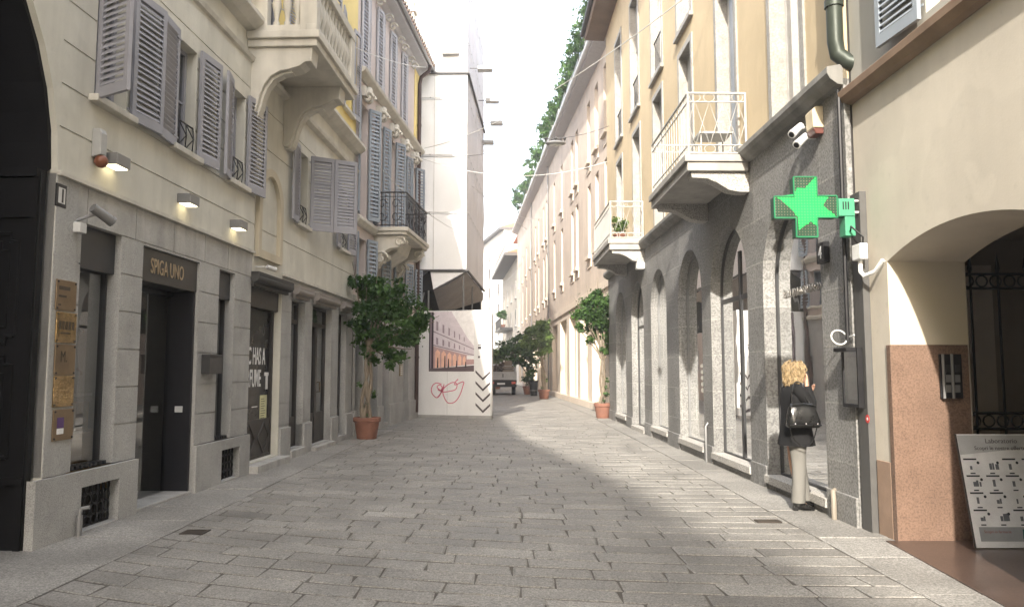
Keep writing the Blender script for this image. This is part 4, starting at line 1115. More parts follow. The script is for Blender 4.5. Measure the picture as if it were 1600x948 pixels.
for k, o in enumerate(AO):
    f = MB(RA); arch_frame(f, o, -.215, -.17, .035)
    if k in (1, 4):
        uc = o['u0'] + (o['u1'] - o['u0']) * .46; f.box(uc - .05, uc + .05, -.235, -.17, o['z0'], 3.5); f.box(o['u0'], o['u1'], -.235, -.18, 2.72, 2.8)
        f.box(o['u0'] + .05, o['u0'] + .13, -.235, -.18, o['z0'], 3.0)
    door = k in (1, 4)
    q = f.build('shop_door' if door else 'shop_window', DARKG if door or k == 0 else MIDG, br)
    p = MB(RA); arch_sheet(p, o, -.19, .02); p.build('pane', GLASS_S, q, recalc=False)
    b = MB(RA); a0, a1 = o['u0'] - .15, o['u1'] + .12; dp = -.75 if k else -1.3
    b.poly([(a0, dp, 0), (a1, dp, 0), (a1, dp, 4.2), (a0, dp, 4.2)]); b.poly([(a1, -.25, 0), (a1, dp, 0), (a1, dp, 4.2), (a1, -.25, 4.2)]); b.poly([(a0, -.25, 0), (a0, dp, 0), (a0, dp, 4.2), (a0, -.25, 4.2)])
    b.poly([(a0, -.25, 4.2), (a1, -.25, 4.2), (a1, dp, 4.2), (a0, dp, 4.2)])
    b.build('display_backdrop', INSIDE_B if k in (0, 2, 3, 5) else CURTAIN, q, recalc=False)
    b = MB(RA); b.poly([(a0, -.24, .15), (a1, -.24, .15), (a1, dp, .15), (a0, dp, .15)]); b.build('display_floor', MATS['pale_wood'], q, recalc=False)
    s = MB(RA); s.box(o['u0'] - .03, o['u1'] + .03, -.24, .05, o['z0'] - .1, o['z0'] + .004); s.build('sill', STONE_J, q, bevel=.006)
    if k in (2, 3):
        for j in range(5):
            m = MB(RA); uc, zc = o['u0'] + (o['u1'] - o['u0']) * .42, 1.22 + j * .115
            P = [(uc + .1 * math.cos(t), -.184, zc + .042 * math.sin(t)) for t in [6.2832 * i / 14 for i in range(14)]]
            m.poly(P); m.build('white_oval', plain('oval_white', (.85, .82, .74), .5), q, recalc=False)  # flat white oval set on the glass
        m = MB(RA)
        for j in range(6): m.box(o['u0'] + .2 + j * .1, o['u0'] + .26 + j * .1, -.188, -.184, .52, .58)
        m.build('lettering', plain('etched_letters', (.45, .42, .36), .6), q)
    if k == 0:
        m = MB(RA); m.box(8.6, 9.5, -1.28, -1.2, 0, 3); m.box(9.05, 9.12, -1.0, -.9, .2, 3.1); m.build('display_panel', plain('taupe_panel', (.20, .175, .145), .5), q)
        m = MB(RA); m.box(8.75, 9.3, -.9, -.5, .16, .45); m.box(9.35, 9.6, -.8, -.55, .16, .32); m.box(8.9, 9.1, -.8, -.6, .45, .58); m.build('display_box', plain('cream_box', (.55, .48, .36), .6), q, bevel=.006)
        m = MB(RA); m.box(9.9, 10.72, -.36, -.30, .18, 3.4); m.build('reflection_panel', INSIDE_B, q)  # beige panel standing in for the jamb's reflection in the glass
        vx = (RA(8, 0, 0) - RA(9, 0, 0))
        text_part('lettering', 'BLUMARINO', plain('steel_letters', (.32, .30, .27), .35, .7), RA(10.33, -.175, 2.56), vx, (0, 0, 1), .15, q, .005, sx=1.35)
    if k == 1:
        m = MB(RA); m.box(11.4, 12.2, -.72, -.6, .2, 1.5); m.build('counter', LIGHTG, q)
        m = MB(RA); m.box(12.3, 12.34, -.16, -.12, 1.0, 1.4); m.build('handle', LIGHTG, q)
for a, b in ((7.97, 8.69), (10.64, 11.28), (13.29, 13.85), (15.72, 16.8), (18.57, 19.48), (21.32, 22.28), (24.22, 25.74)):
    m = MB(RA); m.box(a, b, -.1, .025, -.2, .3); m.build('plinth', STONE_R, br, bevel=.008)
m = MB(RA); m.prism([(-.05, 4.62), (.06, 4.64), (.14, 4.70), (.17, 4.76), (.17, 4.83), (-.05, 4.87)], 0, 7.96, 25.77); m.build('ledge', surface('weathered_ledge', (.24, .235, .22), .8, .2, 2, 60, .2, streak=.3), br, bevel=.006)
W1 = [(9.0, 10.0, 4.87, 7.95), (11.55, 12.5, 4.87, 7.95), (14.22, 15.15, 4.87, 7.9), (16.85, 17.8, 4.87, 7.95), (19.6, 20.6, 4.87, 7.95), (22.5, 23.5, 4.87, 7.95)]
W2_ = [(9.0, 10.0, 8.45, 11.6), (11.55, 12.5, 8.45, 11.6), (14.18, 15.25, 8.45, 11.6), (16.8, 17.9, 8.5, 11.7), (19.65, 20.8, 8.6, 11.75), (22.45, 23.6, 8.65, 11.8)]
uo = [dict(u0=a, u1=b, z0=z0, z1=z1, reveal=.25) for a, b, z0, z1 in W1 + W2_]
m = MB(RA); wall(m, 7.96, 25.75, 4.7, 13.1, uo, []); m.poly([(7.96, 0, 4.7), (7.96, -1, 4.7), (7.96, -1, 13.1), (7.96, 0, 13.1)]); m.build('upper_wall', OCHRE, br, recalc=False)
m = MB(RA); m.box(8.56, 25.7, -9, -1.4, -.2, 12.6); m.build('inner_wall', INSIDE, br)
bluedoor = plain('pale_blue_door', (.42, .47, .54), .55)
roller = surface('grey_roller_slats', (.33, .32, .30), .6, .1, 3, 60, .1)
for k, o in enumerate(uo):
    f = MB(RA); ex = dict(u0=o['u0'] - .11, u1=o['u1'] + .11, z0=o['z0'] - (.0 if k < 6 else .06), z1=o['z1'] + .11)
    if k < 6:
        f.box(ex['u0'], o['u0'] + .005, -.248, .03, o['z0'], ex['z1']); f.box(o['u1'] - .005, ex['u1'], -.248, .03, o['z0'], ex['z1']); f.box(o['u0'] + .005, o['u1'] - .005, -.248, .03, o['z1'] - .005, ex['z1'])
    else: arch_frame(f, ex, -.248, .03, .115)
    sr = f.build('window_surround', MARBLE_W, br)
    wn = MB(RA); fr_ = dict(u0=o['u0'] + .006, u1=o['u1'] - .006, z0=o['z0'], z1=o['z1'] - .006); arch_frame(wn, fr_, -.235, -.18, .06)
    uc = (o['u0'] + o['u1']) / 2; wn.box(uc - .04, uc + .04, -.235, -.175, o['z0'] + .06, o['z1'] - .06)
    if k == 1:
        w_ = MB(RA); w_.box(o['u0'] + .01, uc + .35, -.24, -.17, 4.87, 7.9); w_ = w_.build('door_leaf', bluedoor, sr)
    wn = wn.build('window', plain('white_sash', (.55, .54, .52), .5), sr)
    p = MB(RA); arch_sheet(p, fr_, -.215, .03); p.build('window_pane', GLASS_D, sr, recalc=False)
    if k in (2, 3, 8, 10, 7):
        r_ = MB(RA); zt = o['z1'] - .01; n = 12 if k == 2 else 22
        for j in range(n): r_.box(o['u0'] + .01, o['u1'] - .01, -.165, -.145, zt - (j + 1) * .06 + .006, zt - j * .06)
        r_.build('roller_shutter', roller, sr)
    if k >= 6:
        s = MB(RA); s.box(o['u0'] - .14, o['u1'] + .14, -.2, .08, o['z0'] - .14, o['z0'] - .062); s.build('sill', MARBLE_W, sr, bevel=.008)
    if k >= 9:
        s = MB(RA)
        s.tube([(o['u0'], -.05, o['z0'] + .9), (o['u1'], -.05, o['z0'] + .9)], .016, 6)
        for j in range(8): s.tube([(o['u0'] + .06 + j * .13, -.05, o['z0']), (o['u0'] + .06 + j * .13, -.05, o['z0'] + .9)], .009, 5)
        s.build('guard_rail', IRON, sr)
m = MB(RA); m.prism([(0, 13.1), (.66, 13.12), (.7, 13.18), (.7, 13.36), (0, 13.4)], 0, 7.9, 26.1); ev = m.build('eave', surface('brown_eave_wood', (.20, .15, .12), .8, .12, 2, 60, .1), br, bevel=.01)
m = MB(RA); m.tube([(7.9, .77, 13.33), (26.15, .77, 13.33)], .08, 10); m.build('gutter', DARKG, ev, smooth=True)
m = MB(RA); m.prism([(.8, 13.42), (-9, 13.38), (-4.5, 15.2)], 0, 7.9, 26.1); m.build('roof', TILE, br)
def iron_balcony(u0, u1, d, zs, zf, zr, panel):
    s = MB(RA); s.box(u0, u1, .02, d, zs, zs + (zf - zs) * .55); s.box(u0 - .03, u1 + .03, .02, d + .04, zs + (zf - zs) * .55, zf)
    b = s.build('balcony', surface('balcony_slab', (.36, .345, .32), .8, .16, 3, 60, .15, streak=.2), br, bevel=.01)
    for c in (u0 + .18, u1 - .3):
        c_ = MB(RA); c_.prism([(0, zs - .3), (.14, zs - .3), (.3, zs - .27), (.48, zs - .16), (.62, zs - .1), (d - .08, zs - .09), (d - .06, zs), (0, zs)], 0, c - .12, c + .12); c_.build('corbel', STONE_J, b, bevel=.008)
    r = MB(RA); H = zr - zf; e = .03
    for P in ([(u0 + e, 0.03), (u0 + e, d - e)], [(u1 - e, 0.03), (u1 - e, d - e)], [(u0 + e, d - e), (u1 - e, d - e)]):
        for zz, rr in ((zr, .02), (zr - .13, .011), (zf + .15, .011), (zf + .03, .014)): r.tube([(P[0][0], P[0][1], zz), (P[1][0], P[1][1], zz)], rr, 6)
    for a, c in ((u0 + e, d - e), (u1 - e, d - e), (u0 + e, .04), (u1 - e, .04)): r.tube([(a, c, zf), (a, c, zr)], .017, 6)
    def side(P0, P1, diamonds):
        L_ = math.dist(P0, P1); n = max(3, round(L_ / (.2 if diamonds else .165)))
        at = lambda t, z: (P0[0] + (P1[0] - P0[0]) * t, P0[1] + (P1[1] - P0[1]) * t, z)
        za, zb = zf + .15, zr - .13; zm = (za + zb) / 2
        for k in range(n):
            a, b_ = k / n, (k + 1) / n; c = (a + b_) / 2
            if diamonds:
                r.tube([at(a, zm), at(c, zb), at(b_, zm), at(c, za), at(a, zm)], .0065, 5, cap=False)
            else:
                r.tube([at(c, zf + .03), at(c, zr)], .009, 5, cap=False)
            for z0_, z1_ in ((zb, zr), (zf + .03, za)) if diamonds else ():
                zc, hh = (z0_ + z1_) / 2, (z1_ - z0_) / 2
                r.tube([at(c + math.cos(t) * .5 / n * .8, zc + hh * math.sin(t)) for t in [6.2832 * q / 10 for q in range(11)]], .007, 4, cap=False)
    side((u0 + e, .05), (u0 + e, d - e), True); side((u1 - e, .05), (u1 - e, d - e), True); side((u0 + e, d - e), (u1 - e, d - e), False)
    r.build('railing', WHITE_M, b, smooth=True)
    if panel:
        p = MB(RA); p.box(u0 + .08, u1 - .08, d - .07, d - .06, zf + .08, zr - .1); p.build('screen_panel', plain('frosted_panel', (.45, .46, .47), .4), b)
    return b
iron_balcony(11.02, 13.72, .92, 4.5, 4.74, 5.67, False)
iron_balcony(19.15, 22.35, .9, 4.62, 4.9, 5.85, True)
m = MB(RA); m.box(11.15, 11.6, .2, .7, 5.1, 5.13)
for a in (11.18, 11.57):
    for c in (.23, .67): m.tube([(a, c, 4.745), (a, c, 5.1)], .012, 6)
tag(m.build('folding_stool', WHITE_M), 'small white iron stool standing on the nearer balcony', 'stool')

# ================================================================ right: pharmacy building with the arched passage
bp = empty('pharmacy_building', RP(6.5, 0, 0), 'beige plastered building with an arched passage, red granite jamb and blue shuttered window', 'building')
PO = dict(u0=5.08, u1=7.36, z0=-.2, z1=2.84, rise=.2, reveal=.76)
UW = dict(u0=5.45, u1=6.5, z0=4.72, z1=6.4, reveal=.22)
m = MB(RP); wall(m, -40, 7.95, -.2, 4.45, [PO], []); m.build('wall', RPLAST, bp, recalc=False)
m = MB(RP); wall(m, -40, 7.95, 4.45, 15, [UW], []); m.build('upper_wall', surface('grey_green_plaster', (.40, .39, .35), .9, .06, .7, 50, .1), bp, recalc=False)
m = MB(RP); m.poly([(7.955, .02, 3.15), (7.955, -3, 3.15), (7.955, -3, 15), (7.955, .02, 15)]); m.box(-40, 7.9, -9, -3.6, -.2, 15); m.box(-40, 7.9, -3.6, -.9, 3.1, 15); m.box(-40, 3.0, -3.6, -.5, -.2, 3.2); m.build('inner_wall', INSIDE, bp)
m = MB(RP); m.prism([(0, 4.40), (.07, 4.42), (.12, 4.48), (.13, 4.55), (.05, 4.6), (0, 4.6)], 0, -40, 8.0); m.build('cornice', surface('brown_cornice', (.30, .21, .15), .85, .14, 2, 60, .15, streak=.2), bp, bevel=.005)
m = MB(RP)
m.box(7.345, 7.37, -.74, .012, -.05, 1.84); m.box(7.37, 7.42, -.05, .012, -.05, 1.84)
m.build('jamb_cladding', MARBLE_R, bp, bevel=.003)
m = MB(RP); m.box(7.355, 7.365, -.755, -.001, 1.845, 2.66); m.build('jamb_plaster', RPLAST_L, bp)
m = MB(RP); m.box(7.43, 7.7, -.02, .012, -.1, .72); m.build('plinth', surface('brown_plinth', (.30, .21, .155), .8, .15, 3, 60, .15), bp, bevel=.004)
m = MB(RP); m.box(3.0, 8.5, -3.6, .0, -.1, .012); m.prism([(5.0, .0), (7.36, .0), (7.36, .12), (5.0, .35)], 2, -.1, .012); m.build('passage_floor', FLOOR_R, bp)
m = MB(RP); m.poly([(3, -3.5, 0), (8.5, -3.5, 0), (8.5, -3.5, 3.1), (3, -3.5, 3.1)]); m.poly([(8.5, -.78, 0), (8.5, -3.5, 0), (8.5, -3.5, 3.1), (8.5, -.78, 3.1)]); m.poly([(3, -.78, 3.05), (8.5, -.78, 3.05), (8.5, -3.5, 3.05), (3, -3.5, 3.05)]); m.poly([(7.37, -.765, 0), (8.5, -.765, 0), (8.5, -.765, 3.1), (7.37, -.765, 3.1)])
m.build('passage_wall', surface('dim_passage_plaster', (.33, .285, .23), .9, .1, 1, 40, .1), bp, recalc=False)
gt = MB()
gy = 7.98
for k in range(9):
    x = 4.5 + k * .29; gt.tube([(x, gy, 0), (x, gy, 2.62)], .014, 6); gt.tube([(x, gy, 2.62), (x, gy, 2.66), (x, gy, 2.82)], [.018, .026, .002], 6)
for z in (2.45, 2.6, 1.0, 1.16): gt.tube([(4.4, gy, z), (6.9, gy, z)], .014, 6)
for z in (2.525, 1.08):
    for k in range(16): gt.tube([(4.62 + k * .145 + .06 * math.cos(t), gy, z + .06 * math.sin(t)) for t in [6.2832 * q / 10 for q in range(11)]], .009, 5)
gt.box(4.42, 4.5, gy - .03, gy + .03, 0, 2.7)
gt.build('passage_gate', IRON, bp, smooth=True)
m = MB(); m.box(5.0, 5.28, 8.4, 8.44, .02, 2.75); m.build('inner_door', surface('dim_grey_panel', (.58, .53, .47), .8, .1, 2, 40, .1), bp)
facade_window(bp, RP, 5.45, 6.5, 4.72, 6.4, 0, .16, plain('cream_sash', (.45, .40, .32), .5), sm=SHUT_B, sill=False, shutters=[(6.53, .62, 6)], curtain=plain('dark_blue_curtain', (.05, .07, .10), .8), panes=(2, 2))

# things on and around the two right-hand facades
def pbox(F, px, py, d, hw, hh, dep, m_, name, par, bev=.004):
    u, z = F.uz(px, py, d); q = MB(F); q.box(u - hw, u + hw, d, d + dep, z - hh, z + hh); return q.build(name, m_, par, bevel=bev)
# rainwater pipe
t = empty('rainwater_pipe', RA(8.0, .12, 4.9), 'dark green rainwater pipe ending in an elbow where the ochre and beige buildings meet', 'pipe')
m = MB(RP); m.tube([(8.0, .13, 12), (8.0, .13, 5.12), (8.0, .11, 4.98), (7.96, .02, 4.88), (7.93, -.06, 4.84)], .085, 12); m.tube([(8.0, .13, 5.5), (8.0, .13, 5.58)], .1, 12); m.build('pipe', plain('green_grey_pipe', (.045, .055, .045), .45, .3), t, smooth=True)
t = empty('cable_channel', RP(7.83, .0, 0), 'tall flat dark grey metal channel standing between stone wall and beige pier', 'channel')
m = MB(RP); m.box(7.72, 7.93, .0, .07, 0, 3.42); m.build('channel', plain('flat_grey_metal', (.10, .098, .095), .6, .2), t, bevel=.003)
m = MB(RA); m.tube([(7.99, .04, 4.5), (7.99, .04, 1.9)], .022, 8); m.tube([(8.03, .03, 4.6), (8.03, .03, 1.9)], .014, 6); m.build('conduit', BLACKP, t, smooth=True)
u, z = RP.uz(1355, 654, .075); m = MB(RP); m.tube([(u, .071, z), (u, .0735, z)], .042, 16); s_ = m.build('sticker', plain('red_sticker', (.55, .05, .05), .5), t)
m = MB(RP); m.tube([(u, .0736, z), (u, .0745, z)], .016, 12); m.build('sticker_centre', WHITE, s_)
t = empty('display_case', RA(7.98, .05, 1.2), 'narrow dark framed notice case holding a white sheet beside the grey channel', 'notice case')
z0_, z1_ = 1.22, 1.83; ca, cb_ = 7.76, 8.13
m = MB(RA); m.box(ca, ca + .03, .0, .055, z0_, z1_); m.box(cb_ - .03, cb_, .0, .055, z0_, z1_); m.box(ca + .03, cb_ - .03, .02, .15, z1_ - .04, z1_); m.box(ca + .03, cb_ - .03, .0, .055, z0_, z0_ + .04); m.build('case_frame', BLACKP, t, bevel=.004)
m = MB(RA); m.box(ca + .03, cb_ - .03, .0, .012, z0_ + .04, z1_ - .04); m.build('case_back', DARKG, t)
m = MB(RA); m.box(ca + .06, cb_ - .06, .014, .02, z0_ + .08, z1_ - .1); m.build('sheet', WHITE, t)
m = MB(RA); m.poly([(ca + .03, .045, z0_ + .04), (cb_ - .03, .045, z0_ + .04), (cb_ - .03, .045, z1_ - .04), (ca + .03, .045, z1_ - .04)]); m.build('pane', GLASS_S, t, recalc=False)
t = empty('junction_box', RP(7.8, .07, 2.75), 'white junction box with a bent white conduit on the grey channel', 'box')
u, z = RP.uz(1348, 394, .08); m = MB(RP); m.box(u - .09, u + .09, .07, .15, z - .08, z + .08); m.build('box_body', WHITE, t, bevel=.008)
m = MB(RP); P = [(u, .11, z - .08), (u, .11, z - .2), (u - .06, .1, z - .25), (u - .2, .06, z - .22), (7.37, .03, 2.66)]; m.tube(P, .022, 8); m.build('white_conduit', WHITE, t, smooth=True)
m = MB(RP); m.tube([(u + .04, .1, z + .08), (u + .08, .16, z + .2), (u - .02, .2, z + .26), (u - .1, .12, z + .14), (u - .05, .1, z + .08)], .01, 6); m.build('loose_cable', BLACKP, t, smooth=True)
# pharmacy cross
cy = 7.72; cc = at_y(1259, 323, cy); k_ = (at_y(1308, 323, cy).x - at_y(1210, 323, cy).x) / 98
def cx(px, py, dy=0.0): return Vector((cc.x + (px - 1259) * k_, cy + dy, cc.z - (py - 323) * k_))
t = empty('pharmacy_cross', cc, 'green glowing pharmacy cross on a bracket showing a star of light dots', 'pharmacy sign')
cr_pts = [(1241, 276), (1277, 276), (1277, 306), (1308, 306), (1308, 340), (1276, 340), (1276, 371), (1243, 371), (1243, 341), (1210, 341), (1210, 307), (1241, 307)]
m = MB(); m.prism([(cx(*p).x, cx(*p).z) for p in cr_pts], 1, cy, cy + .12); m.build('cross_housing', plain('dark_green_case', (.012, .05, .028), .4), t, bevel=.004)
m = MB()
for p, q in zip(cr_pts, cr_pts[1:] + cr_pts[:1]): m.tube([cx(*p, -.004), cx(*q, -.004)], .009, 6)
m.build('cross_rim', plain('green_rim', (.02, .18, .08), .4), t, smooth=True)
star = [(1214, 307), (1242, 303), (1246, 293), (1259, 294), (1275, 276), (1277, 304), (1294, 308), (1286, 321), (1306, 339), (1278, 341), (1276, 354), (1266, 346), (1247, 360), (1246, 339), (1235, 326)]
def inpoly(x, y, P):
    r = False
    for (x0, y0), (x1, y1) in zip(P, P[1:] + P[:1]):
        if (y0 > y) != (y1 > y) and x < (x1 - x0) * (y - y0) / (y1 - y0) + x0: r = not r
    return r
m = MB(); m.poly([cx(*p, -.003) for p in star]); m.build('lit_star', plain('lit_green', (.0, .2, .05), .5, emit=(.0, 1, .2), es=.12), t, recalc=False)
on, off = MB(), MB()
for i in range(22):
    for j in range(22):
        px, py = 1212 + i * 4.5, 278 + j * 4.45
        if not inpoly(px, py, cr_pts): continue
        b_ = on if inpoly(px, py, star) else off; r_ = .0085 if b_ is on else .007
        c = cx(px, py, -.005); b_.poly([c + Vector((r_ * math.cos(a), 0, r_ * math.sin(a))) for a in [6.2832 * q / 6 for q in range(6)]])
on.build('lit_dots', plain('led_on', (.03, .3, .04), .5, emit=(.06, 1, .14), es=.34), t, recalc=False)
off.build('unlit_dots', plain('led_off', (.14, .12, .08), .5), t, recalc=False)
mint = plain('mint_green_metal', (.06, .28, .16), .45)
m = MB(); p, q = cx(1310, 338), cx(1335, 310); m.box(p.x, q.x, cy - .01, cy + .13, p.z, q.z); p, q = cx(1319, 369), cx(1335, 338); m.box(p.x, q.x, cy - .01, cy + .13, p.z, q.z - .004); gcs = m.build('green_case', mint, t, bevel=.006)
m = MB()
for k in range(3): 
    a = cx(1316 + k * 4, 320, -.012); m.box(a.x, a.x + .012, a.y, a.y + .002, a.z - .05, a.z + .03)
m.build('case_slots', BLACKP, gcs)
m = MB(); p, q = cx(1335, 313), cx(1357, 311); m.tube([(p.x, cy + .03, p.z), (q.x + .1, cy + .03, p.z)], .012, 8); p = cx(1335, 331); m.tube([(p.x, cy + .03, p.z), (q.x + .1, cy + .03, p.z)], .012, 8); m.build('bracket', LIGHTG, t)
# alarm box and cameras under the ledge
t = empty('alarm_box', RA(8.8, 0, 4), 'yellowed alarm box with a red lower cover high on the dark stone wall', 'alarm')
u, z = RA.uz(1273, 190, .06); m = MB(RA); m.prism([(0, z - .1), (.12, z - .1), (.13, z + .1), (.08, z + .15), (0, z + .15)], 0, u - .1, u + .1); m.build('alarm_housing', plain('aged_ivory', (.55, .47, .33), .5), t, bevel=.01)
m = MB(RA); m.prism([(0, z - .17), (.09, z - .17), (.12, z - .103), (0, z - .103)], 0, u - .095, u + .095); m.build('warning_light', plain('red_brown_plastic', (.13, .045, .035), .4), t, bevel=.01)
for (px, py, lab) in ((1256, 200, 'small white security camera, upper of the two left of the alarm box'), (1264, 216, 'small white security camera, lower of the two under the alarm box')):
    u, z = RA.uz(px + 4, py, .05)
    camera_on(RA, RA(u, .0, z), RA(u, .16, z - .02), (-.5, -.3, -.45), 'security_camera', lab, WHITE, 1.0)
u, z = RA.uz(1284, 395, .05)
t = empty('house_number_sign', RA(u, 0, z - .12), 'black sign with white house number 4 beside the tall arched window', 'house number')
m = MB(RA); m.box(u - .1, u + .1, .005, .07, z - .115, z + .115); m.build('sign_box', BLACKP, t, bevel=.004)
m = MB(RA); m.box(u - .07, u + .07, .0702, .073, z - .08, z + .08); m.build('number_panel', plain('black_enamel', (.01, .01, .01), .3), t)
text_part('number', '4', WHITE, RA(u + .045, .0735, z - .065), vx, (0, 0, 1), .19, t, .001, bold=.004)
u, z = RA.uz(1322, 527, .05); m = MB(RA)
m.tube([(u + .03 * math.sin(a), .125 + .08 * math.cos(a), z + .075 * math.sin(a)) for a in [6.2832 * q / 24 for q in range(25)]], .009, 6)
m.tube([(u, .03, z), (u - .12, .02, z + .02)], .009, 6)
tag(m.build('cable_loop', LIGHTG, smooth=True), 'white cable loop hanging on the dark stone above the notice case', 'cable')
u, z = RA.uz(1303, 790, .06); m = MB(RA); m.tube([(u, .06, 0), (u, .06, .22), (u + .04, .05, .29), (u + .09, .0, .3)], .028, 8)
tag(m.build('drain_spout', plain('rusty_pale_pipe', (.24, .21, .17), .6), smooth=True), 'pale bent pipe stub at the foot of the stone wall behind the woman', 'pipe')
m = MB(RA); m.tube([(13.6, .045, 0), (13.6, .045, .62), (13.62, .0, .68)], .02, 8)
tag(m.build('gas_pipe', MIDG, smooth=True), 'short grey pipe in a wall niche between two arched windows', 'pipe')
# intercom on the granite jamb
t = empty('intercom_panel', (4.3, 7.33, 1.15), 'steel intercom with two upright bars on the red granite jamb', 'intercom')
def jm(px, py): return at_y(px, py, 7.335)
m = MB(); a, b = jm(1470, 622), jm(1501, 553); m.box(a.x, b.x, 7.325, 7.343, a.z, b.z); m.build('back_plate', BLACKP, t, bevel=.003)
for px in (1474, 1488):
    m = MB(); a, b = jm(px, 622), jm(px, 553); m.tube([(a.x, 7.31, a.z), (a.x, 7.31, b.z)], .014, 8); m.build('upright_bar', MIDG, t, smooth=True)
    for k in range(3):
        m = MB(); c = jm(px + 7, 575 + k * 16); m.box(c.x - .025, c.x + .025, 7.318, 7.324, c.z - .035, c.z + .035); m.build('call_button', DARKG if k == 0 else MIDG, t, bevel=.002)
# leaning poster board
X0, X1 = 4.14, 4.98; yb_, yt_, zt2 = 7.02, 7.25, .985
BF = lambda a, d, z: Vector((X0 + a, yb_ + (yt_ - yb_) * z / zt2 - d, .02 + z))
t = empty('poster_board', (4.55, 7.02, .02), 'white advertising board with rows of small products leaning at the passage floor', 'poster board')
W = X1 - X0; m = MB(BF); m.box(0, W, -.012, 0, 0, zt2); m.build('board', plain('poster_white', (.86, .86, .87), .45), t, bevel=.002)
m = MB(BF)
for a, b, c, d_ in ((-.004, .006, 0, zt2), (W - .006, W + .004, 0, zt2)): m.box(a, b, -.016, .004, c, d_)
m.build('edge_strip', DARKG, t)
m = MB(BF); m.poly([(.01, .002, zt2 - .01), (.01, .002, .80), (W - .01, .002, .88), (W - .01, .002, zt2 - .01)]); m.build('header_band', plain('poster_grey', (.55, .56, .57), .5), t, recalc=False)
ink = plain('poster_ink', (.035, .04, .05), .6); tx = plain('header_ink', (.16, .14, .15), .6)
by = Vector((0, yt_ - yb_, zt2)).normalized()
text_part('heading', 'Laboratorio', tx, BF(.26, .004, .905), (1, 0, 0), by, .062, t, .001)
text_part('heading', 'Scopri le nostre offerte', tx, BF(.15, .004, .845), (1, 0, 0), by, .05, t, .001)
bars, dots, prods = MB(BF), MB(BF), MB(BF)
for r_ in range(4):
    for c in range(5):
        a = .03 + c * .18 + r_ * .004; z = .70 - r_ * .148
        if a + .13 > W: continue
        if (r_ + c) % 3 != 1 or c == 0: bars.box(a, a + .12, .001, .003, z + .055, z + .068)
        bars.box(a + .045, a + .09, .001, .003, z - .068, z - .058)
        dots.poly([(a + .13 + .013 * math.cos(t_), .003, z + .03 + .013 * math.sin(t_)) for t_ in [6.2832 * q / 10 for q in range(10)]])
        n = rnd.choice([1, 1, 2, 3])
        for k in range(n): w_ = rnd.uniform(.012, .03); prods.box(a + .05 + k * .028, a + .05 + k * .028 + w_, .001, .003, z - .03, z - .03 + rnd.uniform(.03, .065))
bars.build('caption_bars', ink, t); dots.build('price_dots', ink, t, recalc=False); prods.build('product_pictures', plain('product_tone', (.16, .17, .19), .5), t)
m = MB(BF); m.box(.06, .62, .001, .003, .055, .175); m.build('footer_panel', plain('footer_grey', (.36, .37, .38), .5), t)
m = MB(BF); m.prism([(.44, .078), (.57, .062), (.58, .142), (.45, .158)], 1, .003, .006) if False else m.poly([(.44, .005, .078), (.57, .005, .062), (.58, .005, .142), (.45, .005, .158)]); m.build('teal_card', plain('teal_print', (.02, .13, .13), .5), t, recalc=False)
text_part('small_print', 'Scopri in farmacia', plain('print_red', (.30, .10, .08), .6), BF(.1, .004, .125), (1, 0, 0), by, .034, t, .0005)
m = MB(BF); m.box(.64, .82, .001, .003, .12, .175); m.box(.66, .73, .001, .003, .06, .1); m.build('logo_blocks', ink, t)
# drain covers
def cover(px, py, hw_, hl, lab):
    p = gnd(px, py); t = MB(); t.box(p.x - hw_, p.x + hw_, p.y - hl, p.y + hl, -.01, .009)
    for k in range(5): t.box(p.x - hw_ * .8, p.x + hw_ * .8, p.y - hl * .8 + k * hl * .36, p.y - hl * .7 + k * hl * .36, .009, .012)
    tag(t.build('drain_cover', surface('rusty_iron', (.06, .05, .042), .7, .2, 8, 90, .2, metal=.3), bevel=.002), lab, 'drain cover', 'drain covers in the paving')
cover(305, 831, .12, .1, 'small dark iron drain cover in the paving on the shaded left side')
cover(1200, 814, .13, .07, 'small dark iron drain cover in the sunlit paving near the woman')
# ================================================================ right, beyond: the long rose-coloured building
bk = empty('apartment_building', PK(45, 0, 0), 'long rose building with pairs of tall narrow windows and plants along its roof', 'building')
PU = [28.3, 30.5, 32.6, 36.5, 38.3, 42.9, 47.0, 52.0, 54.3, 58.6, 61.7, 67.0, 72.3, 78.0, 84.5]
zg = lambda u: 14.0 + (u - 28) * .057
U1 = 88.0
po = []
for u in PU:
    po.append(dict(u0=u - .42, u1=u + .42, z0=6.45, z1=9.55, reveal=.3)); po.append(dict(u0=u - .42, u1=u + .42, z0=10.55, z1=13.2, reveal=.3))
GS = [(26.3, 28.0), (29.2, 31.9), (32.9, 35.4), (36.4, 39.4), (40.6, 43.6), (45.0, 48.2), (49.6, 52.6), (54.5, 58), (60, 64), (66, 70), (73, 77), (80, 84)]
gs = [dict(u0=a, u1=b, z0=(-.2 if i in (0,) else .3), z1=4.3, reveal=.4) for i, (a, b) in enumerate(GS)]
m = MB(PK); wall(m, 25.6, U1, 4.75, 13.9, po, [])
m.poly([(25.6, 0, 13.9), (U1, 0, 13.9), (U1, 0, zg(U1)), (25.6, 0, zg(25.6) - .0)]); m.poly([(25.6, 0, -.2), (25.6, -9, -.2), (25.6, -9, 14), (25.6, 0, 14)])
m.build('wall', ROSE, bk, recalc=False)
m = MB(PK); wall(m, 25.6, U1, -.2, 4.75, gs, [], d=.05); m.build('ground_floor_wall', ROSE_L, bk, recalc=False)
m = MB(PK); m.box(25.65, U1 - .1, -9, -1.0, -.2, 13.9); m.build('inner_wall', INSIDE, bk)
m = MB(PK); m.box(25.6, U1, 0, .12, 4.62, 4.92); m.box(25.6, U1, 0, .1, .0, .28); m.build('string_course', ROSE_L, bk, bevel=.01)
